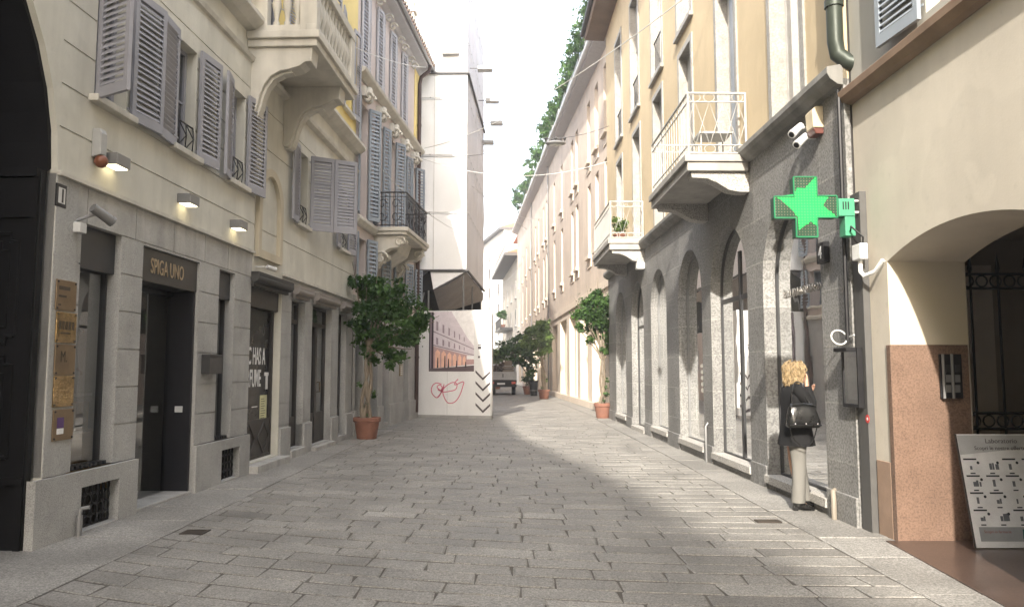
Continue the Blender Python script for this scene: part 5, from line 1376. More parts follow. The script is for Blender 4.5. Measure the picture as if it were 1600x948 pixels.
for i, o in enumerate(gs):
    f = MB(PK)
    n = max(2, round((o['u1'] - o['u0']) / .62)); w_ = (o['u1'] - o['u0']) / n
    for k in range(n): f.box(o['u0'] + k * w_ + .03, o['u0'] + (k + 1) * w_ - .03, -.36, -.22 - .05 * (k % 2), max(o['z0'], 0), 4.0)
    f.box(o['u0'], o['u1'], -.38, -.34, max(o['z0'], 0), 4.3); f.box(o['u0'], o['u1'], -.3, -.2, 4.0, 4.3)
    f.build('shop_shutter', ROSE_L if i else surface('stained_panel', (.42, .37, .32), .85, .25, 2, 40, .1, streak=.4), bk)
for o in po:
    f = MB(PK); a, b, z0, z1 = o['u0'], o['u1'], o['z0'], o['z1']
    arch_frame(f, o, -.29, -.22, .05); f.box((a + b) / 2 - .03, (a + b) / 2 + .03, -.29, -.22, z0, z1)
    q = f.build('window', plain('brown_sash', (.20, .15, .12), .6), bk)
    p = MB(PK); arch_sheet(p, o, -.25, .02); p.build('pane', GLASS_D, q, recalc=False)
    s = MB(PK); s.box(a - .1, b + .1, -.2, .16, z0 - .16, z0); s.build('sill', ROSE_L, q, bevel=.01)
    s = MB(PK); s.box(a - .08, b + .08, .0, .035, z0 - .05 - .45, z0 - .16); s.build('apron', ROSE_L, q)
m = MB(PK)
P0 = [(0, -.22), (.3, -.14), (.5, -.08), (.5, .1), (0, .18)]
A = [(25.4, d, zg(25.4) + z) for d, z in P0]; B = [(U1, d, zg(U1) + z) for d, z in P0]
m.loft([A, B]); ev = m.build('eave', plain('weathered_grey_eave', (.45, .44, .44), .8), bk)
m = MB(PK); m.tube([(25.3, .56, zg(25.3) + .1), (U1, .56, zg(U1) + .1)], .11, 10); m.tube([(25.3, .4, zg(25.3) + .34), (U1, .4, zg(U1) + .34)], .08, 8); m.build('gutter', LIGHTG, ev, smooth=True)
m = MB(PK); m.loft([[(25.4, .5, zg(25.4) + .2), (25.4, -9, zg(25.4) + .2), (25.4, -9, zg(25.4) + .6), (25.4, .3, zg(25.4) + .4)], [(U1, .5, zg(U1) + .2), (U1, -9, zg(U1) + .2), (U1, -9, zg(U1) + .6), (U1, .3, zg(U1) + .4)]]); m.build('roof', MIDG, bk)
m = MB(PK)
for u in (25.75, 50.2, 65.0): m.tube([(u, .09, zg(u)), (u, .09, .2)], .05, 8)
m.build('downpipe', MIDG, bk, smooth=True)
# steel trellis on the roof
t = empty('roof_trellis', PK(30, .2, zg(30)), 'tall thin steel trellis frame standing among the roof plants', 'trellis')
m = MB(PK)
for k in range(9):
    u = 26.5 + k * 2.1; m.tube([(u, .1, zg(u) + .3), (u, .1, zg(u) + 3.0)], .045, 5)
for h in (1.0, 2.0, 3.0): m.tube([(26.5, .1, zg(26.5) + h), (43.3, .1, zg(43.3) + h)], .04, 5)
m.tube([(26.5, .1, zg(26.5) + 3), (26.5, -2, zg(26.5) + 3), (26.5, -2, zg(26.5) + .3)], .045, 5)
m.build('frame', DARKG, t)

# ================================================================ foliage
def crown(name, blobs, n, size, mat_, parent, clump=.27, label=None, up=.3, tone0=.5):
    """leaf-sized faces gathered in clumps through the volume of the blobs; blobs: (centre, radius)"""
    mb = MB(); r_ = random.Random(hash((round(blobs[0][0].x, 2), n)) & 0xffff)
    vol = [b[1] ** 2.2 for b in blobs]; tot = sum(vol)
    cl = []
    for c, rad in blobs:
        k = max(5, int(n / 62 * rad ** 2.2 / tot))
        for _ in range(k):
            v = Vector((r_.gauss(0, 1), r_.gauss(0, 1), r_.gauss(0, 1))).normalized() * rad * r_.uniform(.35, 1.0) ** .6
            cl.append((c + v, rad * clump * r_.uniform(.6, 1.3), v.normalized(), r_.uniform(-.4, .4)))
    per = max(1, n // len(cl))
    for c, s, out, tn in cl:
        for _ in range(int(per * r_.uniform(.5, 1.5))):
            p = c + Vector((r_.gauss(0, s), r_.gauss(0, s), r_.gauss(0, s * .7)))
            nr = (out * .6 + Vector((r_.gauss(0, .6), r_.gauss(0, .6), r_.gauss(up, .6)))).normalized()
            a = nr.orthogonal().normalized(); a.rotate(Matrix.Rotation(r_.uniform(0, 6.28), 3, nr)); b = nr.cross(a)
            L_ = size * r_.uniform(.5, 1.45); w_ = L_ * .36
            mb.t = min(1, max(.01, tone0 + tn + r_.uniform(-.22, .22)))
            dr = Vector((0, 0, -.22 * L_))
            i0, i1, i2, i3 = mb.pt(p - a * L_ * .5), mb.pt(p + b * w_ + nr * L_ * .06), mb.pt(p + a * L_ * .55 + dr), mb.pt(p - b * w_ + nr * L_ * .06)
            mb.face((i0, i1, i2)); mb.face((i0, i2, i3))
    return mb.build(name, mat_, parent, recalc=False, label=label)
def pot(par, c, r, h, m_=None, name='pot'):
    m = MB(); m.lathe(c, [(r * .68, 0), (r * .72, .02), (r * .9, h * .78), (r * 1.0, h * .8), (r * 1.02, h * .98), (r * .98, h), (r * .9, h), (r * .88, h * .9), (.001, h * .9)], 28)
    p = m.build(name, m_ or CLAY, par, smooth=True, angle=30)
    m = MB(); m.lathe((c[0], c[1], c[2] + h * .9), [(r * .88, .004), (.01, .03)], 20); m.build('soil', SOIL, p)
def potted_tree(px, py, potr, poth, blobs, n, size, lm, lab, trunk_px, y=None, grp='potted trees along the street', tw=.05, tone0=.5):
    b = gnd(px, py); b.z = 0
    if y: b = Vector((at_y(px, py, y).x, y, 0))
    t = empty('potted_tree', b, lab, 'tree', grp)
    pot(t, (b.x, b.y, 0), potr, poth)
    k = b.y / FPX; r_ = random.Random(int(px))
    bl_ = [(at_y(x, yy, b.y) + Vector((0, r_.uniform(-.4, .4) * r * k, 0)), r * k) for x, yy, r in blobs]
    tp = at_y(*trunk_px, b.y); m = MB()
    for q in range(4):
        o = Vector((r_.uniform(-.09, .09), r_.uniform(-.09, .09), poth * .88))
        e = tp + Vector((r_.uniform(-.12, .12), r_.uniform(-.1, .1), 0)); P = []
        for j in range(8):
            f = j / 7; v = (b + o).lerp(e, f); s_ = math.sin(f * 6 + q * 1.7) * .05; P.append(v + Vector((s_, math.cos(f * 5 + q) * .05 - .05, 0)))
        m.tube(P, [tw * (1 - .5 * j / 7) * (.8 + .1 * q) for j in range(8)], 7)
        for c, rad in bl_[q::4]:
            mid = e.lerp(c, .5) + Vector((r_.uniform(-.06, .06), r_.uniform(-.06, .06), .05)); m.tube([e, mid, c, c + (c - e) * .3], [tw * .5, tw * .35, tw * .2, .006], 6)
    m.build('trunk', BARK, t, smooth=True)
    crown('crown', bl_, n, size, lm, t, tone0=tone0)
    # a few shoots low on the stems
    sh = [((b + Vector((r_.uniform(-.15, .15), -.05, poth + .1 + i * .22))), .09) for i in range(4)]
    crown('shoot', sh, int(n * .02), size * .8, lm, t, tone0=tone0)
    return t
potted_tree(573, 685, .32, .50, [(572, 455, 22), (556, 440, 13), (598, 465, 26), (622, 470, 24), (643, 492, 22), (655, 512, 13), (572, 492, 24), (600, 505, 28), (630, 520, 23), (605, 540, 22), (585, 555, 15), (630, 545, 17), (661, 505, 11), (577, 528, 20), (612, 562, 13), (560, 510, 13), (642, 530, 13), (620, 449, 12), (588, 440, 12)], 8500, .095, LEAF, 'large dark green tree in a terracotta pot beside the shaded left shopfronts', (578, 545), tw=.055, tone0=.45)
potted_tree(942, 653, .30, .50, [(930, 478, 20), (914, 498, 15), (946, 498, 17), (945, 472, 15), (922, 470, 13), (930, 505, 18), (940, 522, 14), (951, 532, 10), (906, 516, 9), (946, 548, 8), (935, 462, 10), (908, 485, 12), (925, 530, 10)], 7500, .095, LEAF, 'tall tree in a terracotta pot at the corner of the dark stone arcade', (943, 560), tw=.05, tone0=.6)
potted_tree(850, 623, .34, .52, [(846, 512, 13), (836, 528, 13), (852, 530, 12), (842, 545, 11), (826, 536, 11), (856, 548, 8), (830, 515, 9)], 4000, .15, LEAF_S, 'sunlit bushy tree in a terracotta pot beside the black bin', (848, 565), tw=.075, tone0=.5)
potted_tree(825, 616, .36, .55, [(812, 535, 14), (800, 548, 13), (822, 550, 14), (828, 570, 12), (826, 590, 9), (790, 540, 10), (812, 565, 10), (832, 535, 9)], 4200, .17, LEAF, 'dense dark tree in a terracotta pot behind the black bin', (824, 585), tw=.06, tone0=.6)
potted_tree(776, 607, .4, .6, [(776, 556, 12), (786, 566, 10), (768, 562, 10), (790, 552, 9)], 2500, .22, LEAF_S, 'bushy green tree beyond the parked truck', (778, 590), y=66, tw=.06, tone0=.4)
pb = gnd(834, 618)
t = empty('litter_bin', (pb.x, pb.y, 0), 'tall black round litter bin standing between two terracotta pots', 'bin')
m = MB(); m.lathe((pb.x, pb.y, 0), [(.2, 0), (.22, .05), (.27, .85), (.29, .87), (.29, .95), (.25, .95), (.24, .7), (.01, .7)], 20); m.build('bin_body', plain('black_plastic', (.02, .022, .024), .45), t, smooth=True)
m = MB(); m.lathe((pb.x, pb.y, .3), [(.245, 0), (.25, .02), (.25, .05), (.247, .07)], 20); m.build('band', MIDG, t)
# roof plants
for i, (u, h, wd) in enumerate([(29, 1.5, 1.2), (31, 1.9, 1.2), (33.2, 1.6, 1.3), (35.5, 1.9, 1.4), (38.2, 1.7, 1.5), (41.2, 2.1, 1.6), (44.8, 1.8, 1.9), (49.5, 2.3, 2.0), (55, 2.2, 2.2), (61, 2.6, 2.4), (68.5, 2.4, 2.6), (77, 2.9, 2.8)]):
    c = PK(u, .35, zg(u) + .4); lab = ['dense green shrub on the rose roof, nearest to the brown eave', 'leafy green shrub on the rose roof inside the trellis frame, second from the near end', 'round green shrub on the rose roof, third from the near end', 'green shrub on the rose roof, fourth from the near end', 'green shrub on the rose roof, fifth from the near end', 'tall green shrub on the rose roof just behind the hanging street lamp', 'green shrub on the rose roof, seventh from the near end', 'pale green shrub on the rose roof, eighth from the near end', 'hazy green shrub on the rose roof, fourth from the far end', 'hazy green shrub on the rose roof, third from the far end', 'hazy green shrub on the rose roof, second from the far end', 'hazy green shrub at the far end of the rose roof'][i]
    t = empty('roof_shrub', c, lab, 'shrub', 'shrubs along the rose roof')
    m = MB(PK); m.box(u - wd * .7, u + wd * .7, .0, .5, zg(u) + .3, zg(u) + .75); m.build('planter', MIDG, t)
    bl_ = [(PK(u + rnd.uniform(-wd * .7, wd * .7), .3 + rnd.uniform(-.2, .25), zg(u) + .7 + h * rnd.uniform(.15, .75)), rnd.uniform(.3, .55) * (1 + (u - 28) * .008)) for _ in range(8)]
    m = MB(); 
    for c_, r_ in bl_: m.tube([PK(u, .25, zg(u) + .7), c_], [.03, .012], 5)
    m.build('stem', BARK, t)
    crown('foliage', bl_, 1000, .14 + (u - 28) * .002, LEAF, t, tone0=.42)

# ================================================================ far end of the street
def far_building(name, A, B, dep, h, wm, lab, cols, rows, roofm, eave=.8, wz=(1.0, 1.6), z0=4.5, dz=3.4, ground=True, roofh=2.0):
    F = Face(A, B); b = empty('apartment_building', F(F.L / 2, 0, 0), lab, 'building')
    m = MB(F); m.box(0, F.L, -dep, 0, -.3, h); m.build('wall', wm, b)
    m = MB(F); m.box(-.2, F.L + .2, -dep, eave, h, h + .35); m.build('eave', plain('dark_eave', (.11, .10, .095), .8), b)
    m = MB(F); m.prism([(.9 * eave, h + .36), (-dep, h + .36), (-dep * .5, h + .36 + roofh)], 0, -.2, F.L + .2); m.build('roof', roofm, b)
    for r_ in range(rows):
        for c in range(cols):
            a = F.L * (c + .5) / cols; z = z0 + r_ * dz
            if z + wz[1] > h: continue
            m = MB(F); m.box(a - wz[0] / 2, a + wz[0] / 2, -.02, .05, z, z + wz[1]); m.box(a - wz[0] * .62, a + wz[0] * .62, .0, .16, z - .15, z)
            q = m.build('window', plain('grey_frame', (.35, .34, .33), .6), b)
            m = MB(F); m.box(a - wz[0] * .42, a - .04, .05, .06, z + .08, z + wz[1] - .08); m.box(a + .04, a + wz[0] * .42, .05, .06, z + .08, z + wz[1] - .08); m.build('pane', plain('far_glass', (.05, .055, .065), .15), q)
    return b, F
fa, FA = far_building('f', (-1.35, 112), (PK(88, 0, 0).x + .1, 88.1), 9, 14.8, surface('taupe_plaster', (.36, .32, .27), .9, .08, .4, 30, .05), 'taupe building with a deep dark eave and red attic just beyond the rose building', 4, 4, TILE, 1.6, (1.3, 2.0), 3.6, 3.3)
m = MB(FA); m.box(FA.L - 14, FA.L - .5, -6, -1.2, 15.1, 18.6); att = m.build('attic', ROSE_L, fa)
m = MB(FA); m.prism([(-.6, 18.55), (-6.6, 18.55), (-3.6, 21)], 0, FA.L - 14.6, FA.L); m.build('attic_roof', TILE, att)
m = MB(FA)
for k in range(20): m.box(FA.L - 20 + k, FA.L - 19.95 + k, 1.4, 1.45, 15.15, 16.2)
m.box(FA.L - 20, FA.L, 1.38, 1.47, 16.15, 16.22); m.build('roof_railing', MIDG, att)
m = MB(FA); m.box(FA.L * .3, FA.L * .7, 0, 1.6, 6.6, 6.9)
for k in range(36): m.box(FA.L * .3 + k * .28, FA.L * .3 + k * .28 + .05, 1.5, 1.55, 6.9, 8.0)
m.box(FA.L * .3, FA.L * .7, 1.48, 1.57, 8.0, 8.08); fb = m.build('balcony', DARKG, fa)
for k, (a, z, r) in enumerate(((FA.L * .45, 9.0, .7), (FA.L * .58, 8.6, .55))):
    c = FA(a, 1.0, 6.9); t = empty('balcony_plant', c, ['round clipped bush on the dark far balcony', 'loose bush beside the round clipped bush on the far balcony'][k], 'plant')
    pot(t, tuple(c), .3, .5); m = MB(); m.tube([c + Vector((0, 0, .4)), c + Vector((0, 0, z - 6.9))], .04, 6); m.build('stem', BARK, t)
    crown('foliage', [(FA(a, 1.0, z), r)], 700, .16, LEAF, t)
far_building('g', (-9.5, 150), (-1.2, 116), 10, 23, surface('white_far_plaster', (.70, .68, .64), .9, .05, .4, 30, .05), 'white sunlit building closing the view at the far end of the street', 5, 6, TILE, .7, (1.1, 1.7), 3.8, 3.2)
far_building('h', (-14, 135), (-3.4, 162), 10, 20, surface('cream_far_plaster', (.66, .62, .55), .9, .05, .4, 30, .05), 'cream building far down the street beyond the hoarding, mostly hidden', 4, 5, TILE, .7, (1.1, 1.7), 3.8, 3.2)
t = empty('apartment_building', (-7, 45, 0), 'plain building behind the wrapped scaffold, mostly hidden', 'building')
m = MB(); m.box(-14, -3.6, 33.5, 80, -.2, 15); m.build('wall', PINKGREY, t)
m = MB(); m.box(-14, -3.2, 33.5, 80, 15, 15.3); m.build('roof', TILE, t)

# ================================================================ small truck
ty = 49.6; tx0, tx1 = -1.45, .30
t = empty('flatbed_truck', ((tx0 + tx1) / 2, ty, 0), 'small flatbed truck with a pale tailgate seen from behind', 'truck')
cab = plain('truck_grey_paint', (.42, .43, .44), .4); ch = plain('truck_dark_frame', (.02, .02, .022), .6)
m = MB(); m.box(tx0, tx1, ty, ty + 2.7, 1.0, 1.08); m.box(tx0, tx0 + .05, ty, ty + 2.7, 1.08, 1.5); m.box(tx1 - .05, tx1, ty, ty + 2.7, 1.08, 1.5); m.build('load_bed', cab, t, bevel=.01)
m = MB(); m.box(tx0 + .02, tx1 - .02, ty - .04, ty, .98, 1.48); m.box(tx0, tx1, ty - .07, ty - .03, 1.44, 1.5); m.box(tx0, tx1, ty - .07, ty - .03, 1.2, 1.24); tg = m.build('tailgate', plain('pale_tailgate', (.36, .36, .36), .45), t, bevel=.01)
m = MB(); m.box(-.61, -.55, ty - .09, ty - .04, 1.14, 1.36); m.build('latch', ch, tg)
m = MB(); m.box(tx0 + .2, tx1 - .2, ty + .1, ty + 4.6, .6, .98); m.box(tx0, tx1, ty - .06, ty + .04, .52, .68); m.box(tx0, tx1, ty - .02, ty + .06, .76, .97); m.build('chassis', ch, t, bevel=.008)
m = MB(); m.box(-.95, -.45, ty - .075, ty - .062, .68, .79); m.build('licence_plate', plain('plate_white', (.6, .6, .6), .4), t)
for x in (tx0 + .17, tx1 - .2):
    m = MB(); m.box(x - .13, x + .13, ty - .08, ty - .03, .72, .86); m.build('tail_light', plain('tail_light_red', (.5, .08, .05), .3), t, bevel=.01)
    for yy in (ty + .9, ty + 3.9):
        m = MB(); m.tube([(x - .13, yy, .36), (x + .13, yy, .36)], .36, 22); w_ = m.build('wheel', plain('tyre_rubber', (.015, .015, .015), .8), t, bevel=.03)
        m = MB(); m.tube([(x - .135, yy, .36), (x + .135, yy, .36)], .2, 16); m.build('rim', MIDG, w_)
m = MB(); m.prism([(ty + 2.9, .6), (ty + 4.7, .6), (ty + 4.8, 1.2), (ty + 4.45, 1.95), (ty + 3.0, 2.0), (ty + 2.9, 1.9)], 0, tx0 + .05, tx1 - .05); cb = m.build('cab', cab, t, bevel=.05)
m = MB(); m.box(tx0 + .25, tx1 - .25, ty + 2.885, ty + 2.9, 1.4, 1.85); m.build('rear_window', plain('far_glass', (.05, .055, .065), .15), cb)
tag(empty('crate', (-.2, ty + 1, 1.08), 'stack of brown boards and boxes loaded on the truck bed', 'crate'))
cr_ = bpy.data.objects['crate']
m = MB()
for k in range(4): m.box(-.62, .12, ty + .4, ty + 1.6, 1.09 + k * .2, 1.25 + k * .2)
m.box(-.5, .0, ty + .5, ty + 1.4, 1.89, 2.2); m.build('boards', plain('brown_board', (.16, .13, .10), .8), cr_, bevel=.01)
bb = [(Vector((-1.05, ty + 1, 1.5)), .4), (Vector((-.9, ty + .8, 1.85)), .3)]
t2 = empty('garden_waste', (-1, ty + 1, 1.1), 'heap of dry grey twigs on the left of the truck bed', 'twigs')
crown('twigs', bb, 900, .2, leafmat('dry_twigs', (.06, .05, .045), (.16, .13, .11), .1), t2)
m = MB()
for i in range(30):
    c = bb[0][0] + Vector((rnd.uniform(-.3, .3), rnd.uniform(-.4, .4), rnd.uniform(-.3, .5))); m.tube([c, c + Vector((rnd.uniform(-.3, .3), rnd.uniform(-.3, .3), rnd.uniform(0, .4)))], .012, 5)
m.build('branch', BARK, t2)

# ================================================================ cables over the street and the hanging lamp
def cable(A, B, sag, lab, r=.012, m_=None):
    P = [A.lerp(B, k / 16) - Vector((0, 0, sag * 4 * (k / 16) * (1 - k / 16))) for k in range(17)]
    m = MB(); m.tube(P, r, 5); tag(m.build('overhead_cable', m_ or LIGHTG, smooth=True), lab, 'cable', 'cables hung over the street')
cable(LA(9.5, .06, 7.0), LB(25.5, .4, 11.9), .35, 'thin pale cable running along the left facades towards the eave')
cable(LB(25.9, .3, 9.2), RA(12.3, .05, 8.2), .5, 'pale cable crossing from the left building corner to the ochre wall above the nearer balcony')
cable(LB(24.5, .1, 8.6), RA(25.4, .05, 8.6), .6, 'pale cable crossing the street below the hanging lamp', .011)
cable(Vector((-1.5, 28, 8.4)), PK(52, .2, 12), .5, 'pale cable leading from the grey scaffold side to the rose facade', .012)
cable(LB(20, .1, 7.2), Vector((-1.6, 26.4, 6.3)), .3, 'thin slack cable between blue shutters and white scaffold sheet', .009)
cable(PK(70, .5, 11.5), Vector((-1.2, 95, 12.4)), .3, 'pale cable between the rose building and the taupe far building', .02)
cable(Vector((-1.6, 40, 12.3)), PK(64, .5, 13.4), .5, 'cable with small insulators high between scaffold and rose roof', .018)
lp = at_y(868, 224, 24.5)
t = empty('hanging_street_lamp', lp, 'flat oval street lamp hanging from cables over the middle of the street', 'street lamp')
m = MB(); m.ball(lp, .34, .2, .08, 16, 8); m.build('lamp_shade', MIDG, t, smooth=True)
m = MB(); m.ball(lp - Vector((0, 0, .05)), .24, .14, .05, 14, 6); m.build('lamp_glass', plain('lamp_bowl', (.6, .6, .58), .3), t, smooth=True)
m = MB()
for a in (-.3, 0, .3): m.ball(lp + Vector((a, 0, .16)), .05, n=8, m=6); m.tube([lp + Vector((a, 0, .05)), lp + Vector((a, 0, .2))], .015, 6)
m.tube([lp + Vector((-.3, 0, .14)), lp + Vector((.3, 0, .18))], .015, 6); m.build('hanger', DARKG, t, smooth=True)
cable(lp + Vector((.3, 0, .18)), RA(25.0, .02, 9.7), .05, 'dark cable holding the hanging lamp to the ochre building on the right', .009, DARKG)
cable(lp + Vector((-.3, 0, .18)), LB(25.8, .1, 8.9), .25, 'dark cable holding the hanging lamp to the left building', .009, DARKG)
# plant on the farther balcony
c = RA(20.0, .5, 4.9); t = empty('balcony_plant', c, 'leafy potted plant standing on the farther white iron balcony', 'plant')
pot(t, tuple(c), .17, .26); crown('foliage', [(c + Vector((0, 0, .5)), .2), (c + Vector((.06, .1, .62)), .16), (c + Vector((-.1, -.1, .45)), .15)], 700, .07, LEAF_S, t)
m = MB(); m.tube([c + Vector((0, 0, .2)), c + Vector((0, 0, .5))], .015, 6); m.build('stem', BARK, t)
for px, py, y, lab in ((1000, 415, None, 'small white box lamp under the farther balcony'),):
    u, z = RA.uz(px, py, .1); t = empty('wall_lamp', RA(u, 0, z), lab, 'lamp'); m = MB(RA); m.box(u - .12, u + .12, .0, .2, z - .09, z + .09); m.build('lamp_housing', WHITE, t, bevel=.01); m = MB(RA); m.box(u - .1, u + .1, .03, .18, z - .1, z - .092); m.build('lamp_glass', LIGHTG, t)
# ================================================================ the woman at the shop window (faces the window, +x)
W0 = gnd(1245, 795); W0.z = 0
WX = at_y(1243, 700, W0.y).x; WY = W0.y
def wp(x, y, z): return Vector((WX + x, WY + y, z))
person = empty('person', wp(0, 0, 0), 'woman in black jacket and grey trousers facing the arched shop window, hand at her face', 'person')
skin = plain('skin', (.52, .30, .21), .5); wool = surface('black_wool', (.008, .008, .009), .85, .2, 8, 150, .15)
grey_cloth = surface('checked_grey_cloth', (.17, .165, .152), .9, .08, 3, 160, .15)
blackl = plain('black_leather', (.009, .009, .009), .28, spec=.6)
def skinned(name, chains, parent, m_, sub=2, root=0):
    """chains: list of (start_index_or_None, [(pos, rx, ry)...]) grown into one continuous surface"""
    V, E, Rr = [], [], []
    for st, pts in chains:
        prev = st
        for p, rx, ry in pts:
            V.append(Vector(p)); Rr.append((rx, ry)); i = len(V) - 1
            if prev is not None: E.append((prev, i))
            prev = i
    base = origin_of(parent); me = bpy.data.meshes.new(name); me.from_pydata([v - base for v in V], E, [])
    o = bpy.data.objects.new(name, me); COL.objects.link(o); o.parent = parent; me.materials.append(m_)
    md = o.modifiers.new('skin', 'SKIN'); md.use_smooth_shade = True; md.branch_smoothing = .3
    for i, sv in enumerate(me.skin_vertices[0].data): sv.radius = Rr[i]; sv.use_root = (i == root)
    s = o.modifiers.new('sub', 'SUBSURF'); s.levels = sub; s.render_levels = sub
    return o
hx = .03      # head sits slightly forward
ch = []
ch.append((None, [(wp(0, 0, .90), .13, .11), (wp(-.01, 0, 1.05), .12, .10), (wp(-.02, 0, 1.22), .13, .11), (wp(-.02, 0, 1.36), .12, .10), (wp(0, 0, 1.44), .055, .055), (wp(.02, 0, 1.50), .05, .05), (wp(.035, 0, 1.555), .07, .068), (wp(.035, 0, 1.61), .085, .075), (wp(.03, 0, 1.655), .07, .062), (wp(.03, 0, 1.682), .035, .035)]))   # 0..9
ch.append((6, [(wp(.085, 0, 1.565), .04, .036), (wp(.112, 0, 1.572), .012, .014)]))            # jaw, mouth 10,11
ch.append((7, [(wp(.105, 0, 1.612), .03, .03), (wp(.135, 0, 1.598), .011, .012)]))             # nose 12,13
for s in (-1, 1):
    n0 = sum(len(c[1]) for c in ch)
    ch.append((0, [(wp(0, .09 * s, .84), .085, .085), (wp(.01, .095 * s, .48), .058, .058), (wp(-.01 + .09 * (s > 0), .09 * s, .12), .04, .04), (wp(.01 + .09 * (s > 0), .09 * s, .08), .034, .03), (wp(.09 + .09 * (s > 0), .095 * s, .045), .022, .018)]))
def arm(s, sh, el, wr, palm_dir, curl):
    n0 = sum(len(c[1]) for c in ch)
    ch.append((3, [(sh, .052, .052), (sh.lerp(el, .5), .046, .046), (el, .038, .038), (el.lerp(wr, .5), .034, .034), (wr, .024, .022), (wr + palm_dir * .05, .022, .034)]))
    pi = n0 + 5; side = Vector((0, 1, 0)); pc = wr + palm_dir * .06
    for k, (off, L) in enumerate(((-.03, .06), (-.011, .072), (.009, .068), (.028, .052))):
        b = pc + side * off + palm_dir * .03; k1 = b + palm_dir * L * .5 + curl * .012; k2 = b + palm_dir * L * .85 + curl * .035
        ch.append((pi, [(b, .0088, .0088), (k1, .0082, .0082), (k2, .007, .007)]))
    b = wr + palm_dir * .03 + side * (-.03 * s if s else 0) + curl * .02
    ch.append((pi, [(b, .010, .010), (b + palm_dir * .03 + curl * .03, .009, .009), (b + palm_dir * .055 + curl * .04, .0075, .0075)]))
arm(-1, wp(0, -.17, 1.385), wp(.125, -.2, 1.185), wp(.115, -.10, 1.43), Vector((.12, .35, .93)).normalized(), Vector((-.3, .9, .2)).normalized())
arm(1, wp(0, .17, 1.385), wp(.10, .22, 1.15), wp(.21, .10, 1.30), Vector((.4, -.35, .85)).normalized(), Vector((-.5, -.7, .2)).normalized())
body = skinned('body', ch, person, skin, 2)
for s in (-1, 1):
    m = MB(); m.ball(wp(.112, .03 * s, 1.622), .011, n=8, m=6); m.build('eye', plain('eye_white', (.6, .6, .58), .3), body, smooth=True)
m = MB(); m.ball(wp(.121, 0, 1.562), .008, .022, .006, 8, 5); m.build('mouth', plain('lips', (.40, .12, .10), .5), body, smooth=True)
# jacket
def oval(cx_, cy_, z, rx, ry, n=24, ph=0, amp=0):
    out = []
    for k in range(n):
        a = 6.28319 * k / n; f = 1 + amp * math.sin(a * 7 + ph)
        out.append(wp(cx_ + rx * f * math.copysign(abs(math.cos(a)) ** .85, math.cos(a)), cy_ + ry * f * math.copysign(abs(math.sin(a)) ** .85, math.sin(a)), z))
    return out
m = MB()
m.loft([oval(.008, 0, z, rx, ry, ph=z * 5, amp=am) for z, rx, ry, am in ((.735, .198, .225, .045), (.76, .196, .224, .042), (.8, .188, .218, .04), (.85, .178, .212, .034), (.91, .168, .205, .026), (.97, .16, .2, .018), (1.08, .148, .188, .01), (1.2, .15, .195, .01), (1.3, .142, .205, .008), (1.38, .118, .195, .004), (1.425, .088, .14, 0), (1.455, .07, .085, 0), (1.475, .066, .072, 0))])
for s, sh, el, wr in ((-1, (-.005, -.165, 1.375), (.125, -.215, 1.175), (.118, -.115, 1.40)), (1, (-.005, .165, 1.375), (.10, .225, 1.14), (.205, .115, 1.275))):
    a, b, c = wp(*sh), wp(*el), wp(*wr)
    P = [a + Vector((-.01, .05 * -s, .0)), a, a.lerp(b, .35), a.lerp(b, .7), b + Vector((.008, 0, -.008)), b.lerp(c, .25), b.lerp(c, .6), c]
    m.tube(P, [.07, .082, .074, .068, .066, .062, .054, .046], 14)
jk = m.build('jacket', wool, person, smooth=True, angle=60)
# trousers
m = MB()
for s in (-1, 1):
    f = .13 if s > 0 else -.015
    m.loft([[wp(x + f * (1 - z / .95) + rx * math.cos(a) * (1 + .05 * math.sin(3 * a + z * 9 + s) + .07 * max(0, math.cos(a)) ** 6), .088 * s + ry * math.sin(a) * (1 + .05 * math.sin(4 * a + z * 13)), z) for a in [6.28319 * k / 28 for k in range(28)]] for z, x, rx, ry in ((.09, -.004, .074, .072), (.11, -.005, .076, .074), (.16, -.004, .073, .072), (.24, -.002, .075, .073), (.32, .001, .073, .072), (.4, .003, .075, .074), (.48, .006, .078, .076), (.56, .004, .08, .08), (.65, 0, .086, .086), (.73, -.002, .094, .092), (.8, -.003, .104, .098), (.92, 0, .12, .09))])
m.build('trousers', grey_cloth, person, smooth=True, angle=60)
for s in (-1, 1):
    f = .14 if s > 0 else -.015; y = .09 * s
    m = MB()
    # shaft and foot as lofted sections from heel to toe
    m.loft([[wp(-.005 + f + .058 * math.cos(a), y + .048 * math.sin(a), z) for a in [6.28319 * k / 14 for k in range(14)]] for z in (.05, .1, .17, .21)])
    m.loft([[wp(x + f, y + hw_ * math.cos(a), zc + hh * math.sin(a)) for a in [6.28319 * k / 14 for k in range(14)]] for x, hw_, zc, hh in ((-.068, .02, .075, .02), (-.055, .036, .075, .05), (0, .04, .07, .055), (.05, .042, .055, .045), (.1, .045, .038, .032), (.145, .04, .028, .022), (.175, .024, .022, .014), (.185, .008, .02, .006))])
    bo = m.build('boot', blackl, person, smooth=True, angle=60)
    m = MB(); m.box(WX + f - .066, WX + f - .015, WY + y - .03, WY + y + .03, 0, .05); m.box(WX + f + .03, WX + f + .165, WY + y - .036, WY + y + .036, .002, .014); m.build('boot_heel', blackl, bo, bevel=.006)
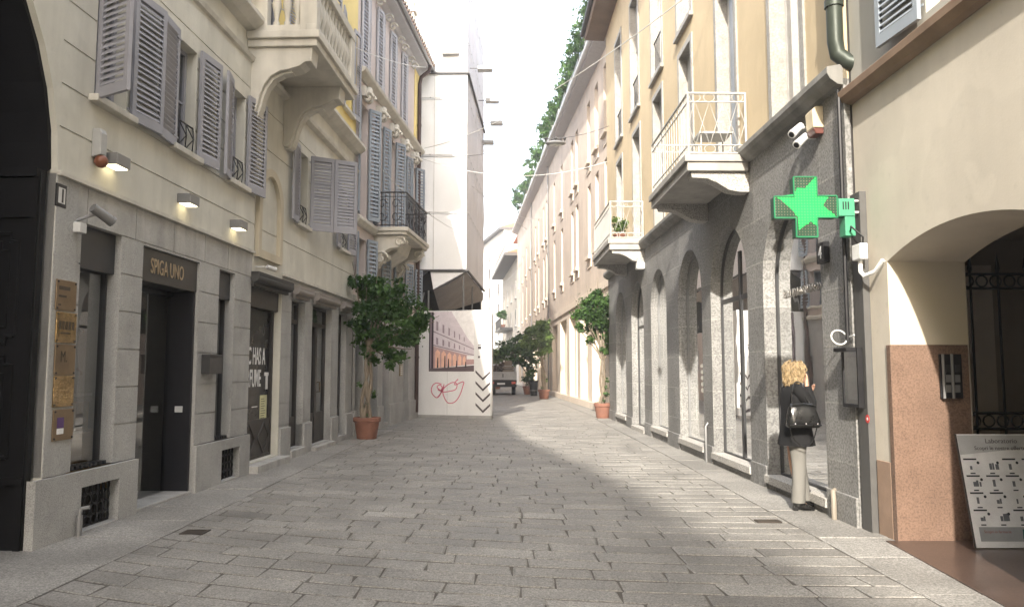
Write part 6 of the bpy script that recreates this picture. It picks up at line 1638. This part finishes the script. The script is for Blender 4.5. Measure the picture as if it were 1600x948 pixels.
# hair: wavy blond locks over the skull
hr = surface('blond_hair', (.27, .195, .105), .5, .45, 30, 90, .1, spec=.4)
m = MB(); r_ = random.Random(4); hc = wp(.012, 0, 1.602)
m.ball(hc + Vector((-.008, 0, .002)), .098, .09, .092, 16, 10)
for i in range(620):
    th = r_.uniform(-3.1416, 3.1416); el = math.asin(r_.uniform(-.2, .99))
    if abs(th) < 1.0 and el < .55: continue
    ph, ph2 = r_.uniform(0, 6), r_.uniform(0, 6); L = r_.uniform(.13, .30); wv = r_.uniform(.08, .3); P = []; e_ = el; t_h = th; down = 0; n = 9
    puff = r_.uniform(.094, .128)
    for j in range(n):
        t = j / (n - 1); ds = L / (n - 1)
        w1 = math.sin(ph + t * 9) * wv * t; w2 = math.sin(ph2 + t * 11) * .014
        if e_ > -.15: e_ -= ds / .105
        else: down += ds
        if abs(t_h) < 1.0: t_h += .14 * (1 if t_h > 0 else -1)
        rr = puff + w2 - .02 * min(1, down / .08) * (abs(th) < 1.5)
        P.append(hc + Vector((math.cos(t_h + w1) * math.cos(e_) * rr * 1.02, math.sin(t_h + w1) * math.cos(e_) * rr * .95, math.sin(e_) * rr - down)))
        if P[-1].z < hc.z - .175 + r_.uniform(0, .04): break
    if len(P) < 3: continue
    k_ = len(P); m.tube(P, [.0048 + .0028 * math.sin(3.14 * q / (k_ - 1)) if q < k_ - 1 else .0015 for q in range(k_)], 5)
m.build('hair', hr, person, smooth=True, angle=80)
# shoulder bag hanging at her near side
bag = empty('handbag', wp(-.01, -.30, .97), 'black leather handbag with silver studs hanging from the woman shoulder', 'handbag')
m = MB(); secs = []
for z, rx, ry, cxo in ((.955, .175, .055, -.01), (.975, .19, .075, -.01), (1.03, .185, .08, -.012), (1.1, .168, .07, -.018), (1.17, .15, .05, -.022), (1.21, .13, .03, -.025), (1.225, .12, .012, -.025)):
    secs.append([wp(cxo + rx * math.copysign(abs(math.cos(a)) ** .5, math.cos(a)) * (1 + .02 * math.sin(a * 9 + z * 40)), -.295 + ry * math.copysign(abs(math.sin(a)) ** .6, math.sin(a)) * (1 + .10 * math.sin(a * 11 + z * 30)), z) for a in [6.28319 * k / 36 for k in range(36)]])
m.loft(secs); m.build('bag_body', blackl, bag, smooth=True, angle=60)
m = MB(); m.tube([wp(-.185, -.372, .985), wp(-.01, -.385, .985), wp(.165, -.372, .985)], .008, 6); m.tube([wp(-.15, -.34, 1.2), wp(-.02, -.35, 1.225), wp(.11, -.335, 1.2)], .007, 6); m.build('piping', blackl, bag, smooth=True)
for x in (-.13, -.01, .12):
    m = MB(); m.ball(wp(x, -.378, 1.0), .012, n=10, m=6); m.build('stud', plain('chrome', (.8, .8, .8), .12, 1), bag, smooth=True)
m = MB(); m.tube([wp(-.13, -.29, 1.2), wp(-.12, -.26, 1.34), wp(-.06, -.2, 1.45), wp(-.02, -.15, 1.468), wp(.02, -.2, 1.45), wp(.04, -.25, 1.3), wp(.08, -.29, 1.2)], .009, 6)
m.tube(smooth_path3([wp(-.17, -.32, 1.0), wp(-.15, -.30, .88), wp(-.07, -.29, .77), wp(.02, -.29, .745), wp(.1, -.29, .82), wp(.14, -.31, .98)]), .006, 6); m.build('strap', blackl, bag, smooth=True)
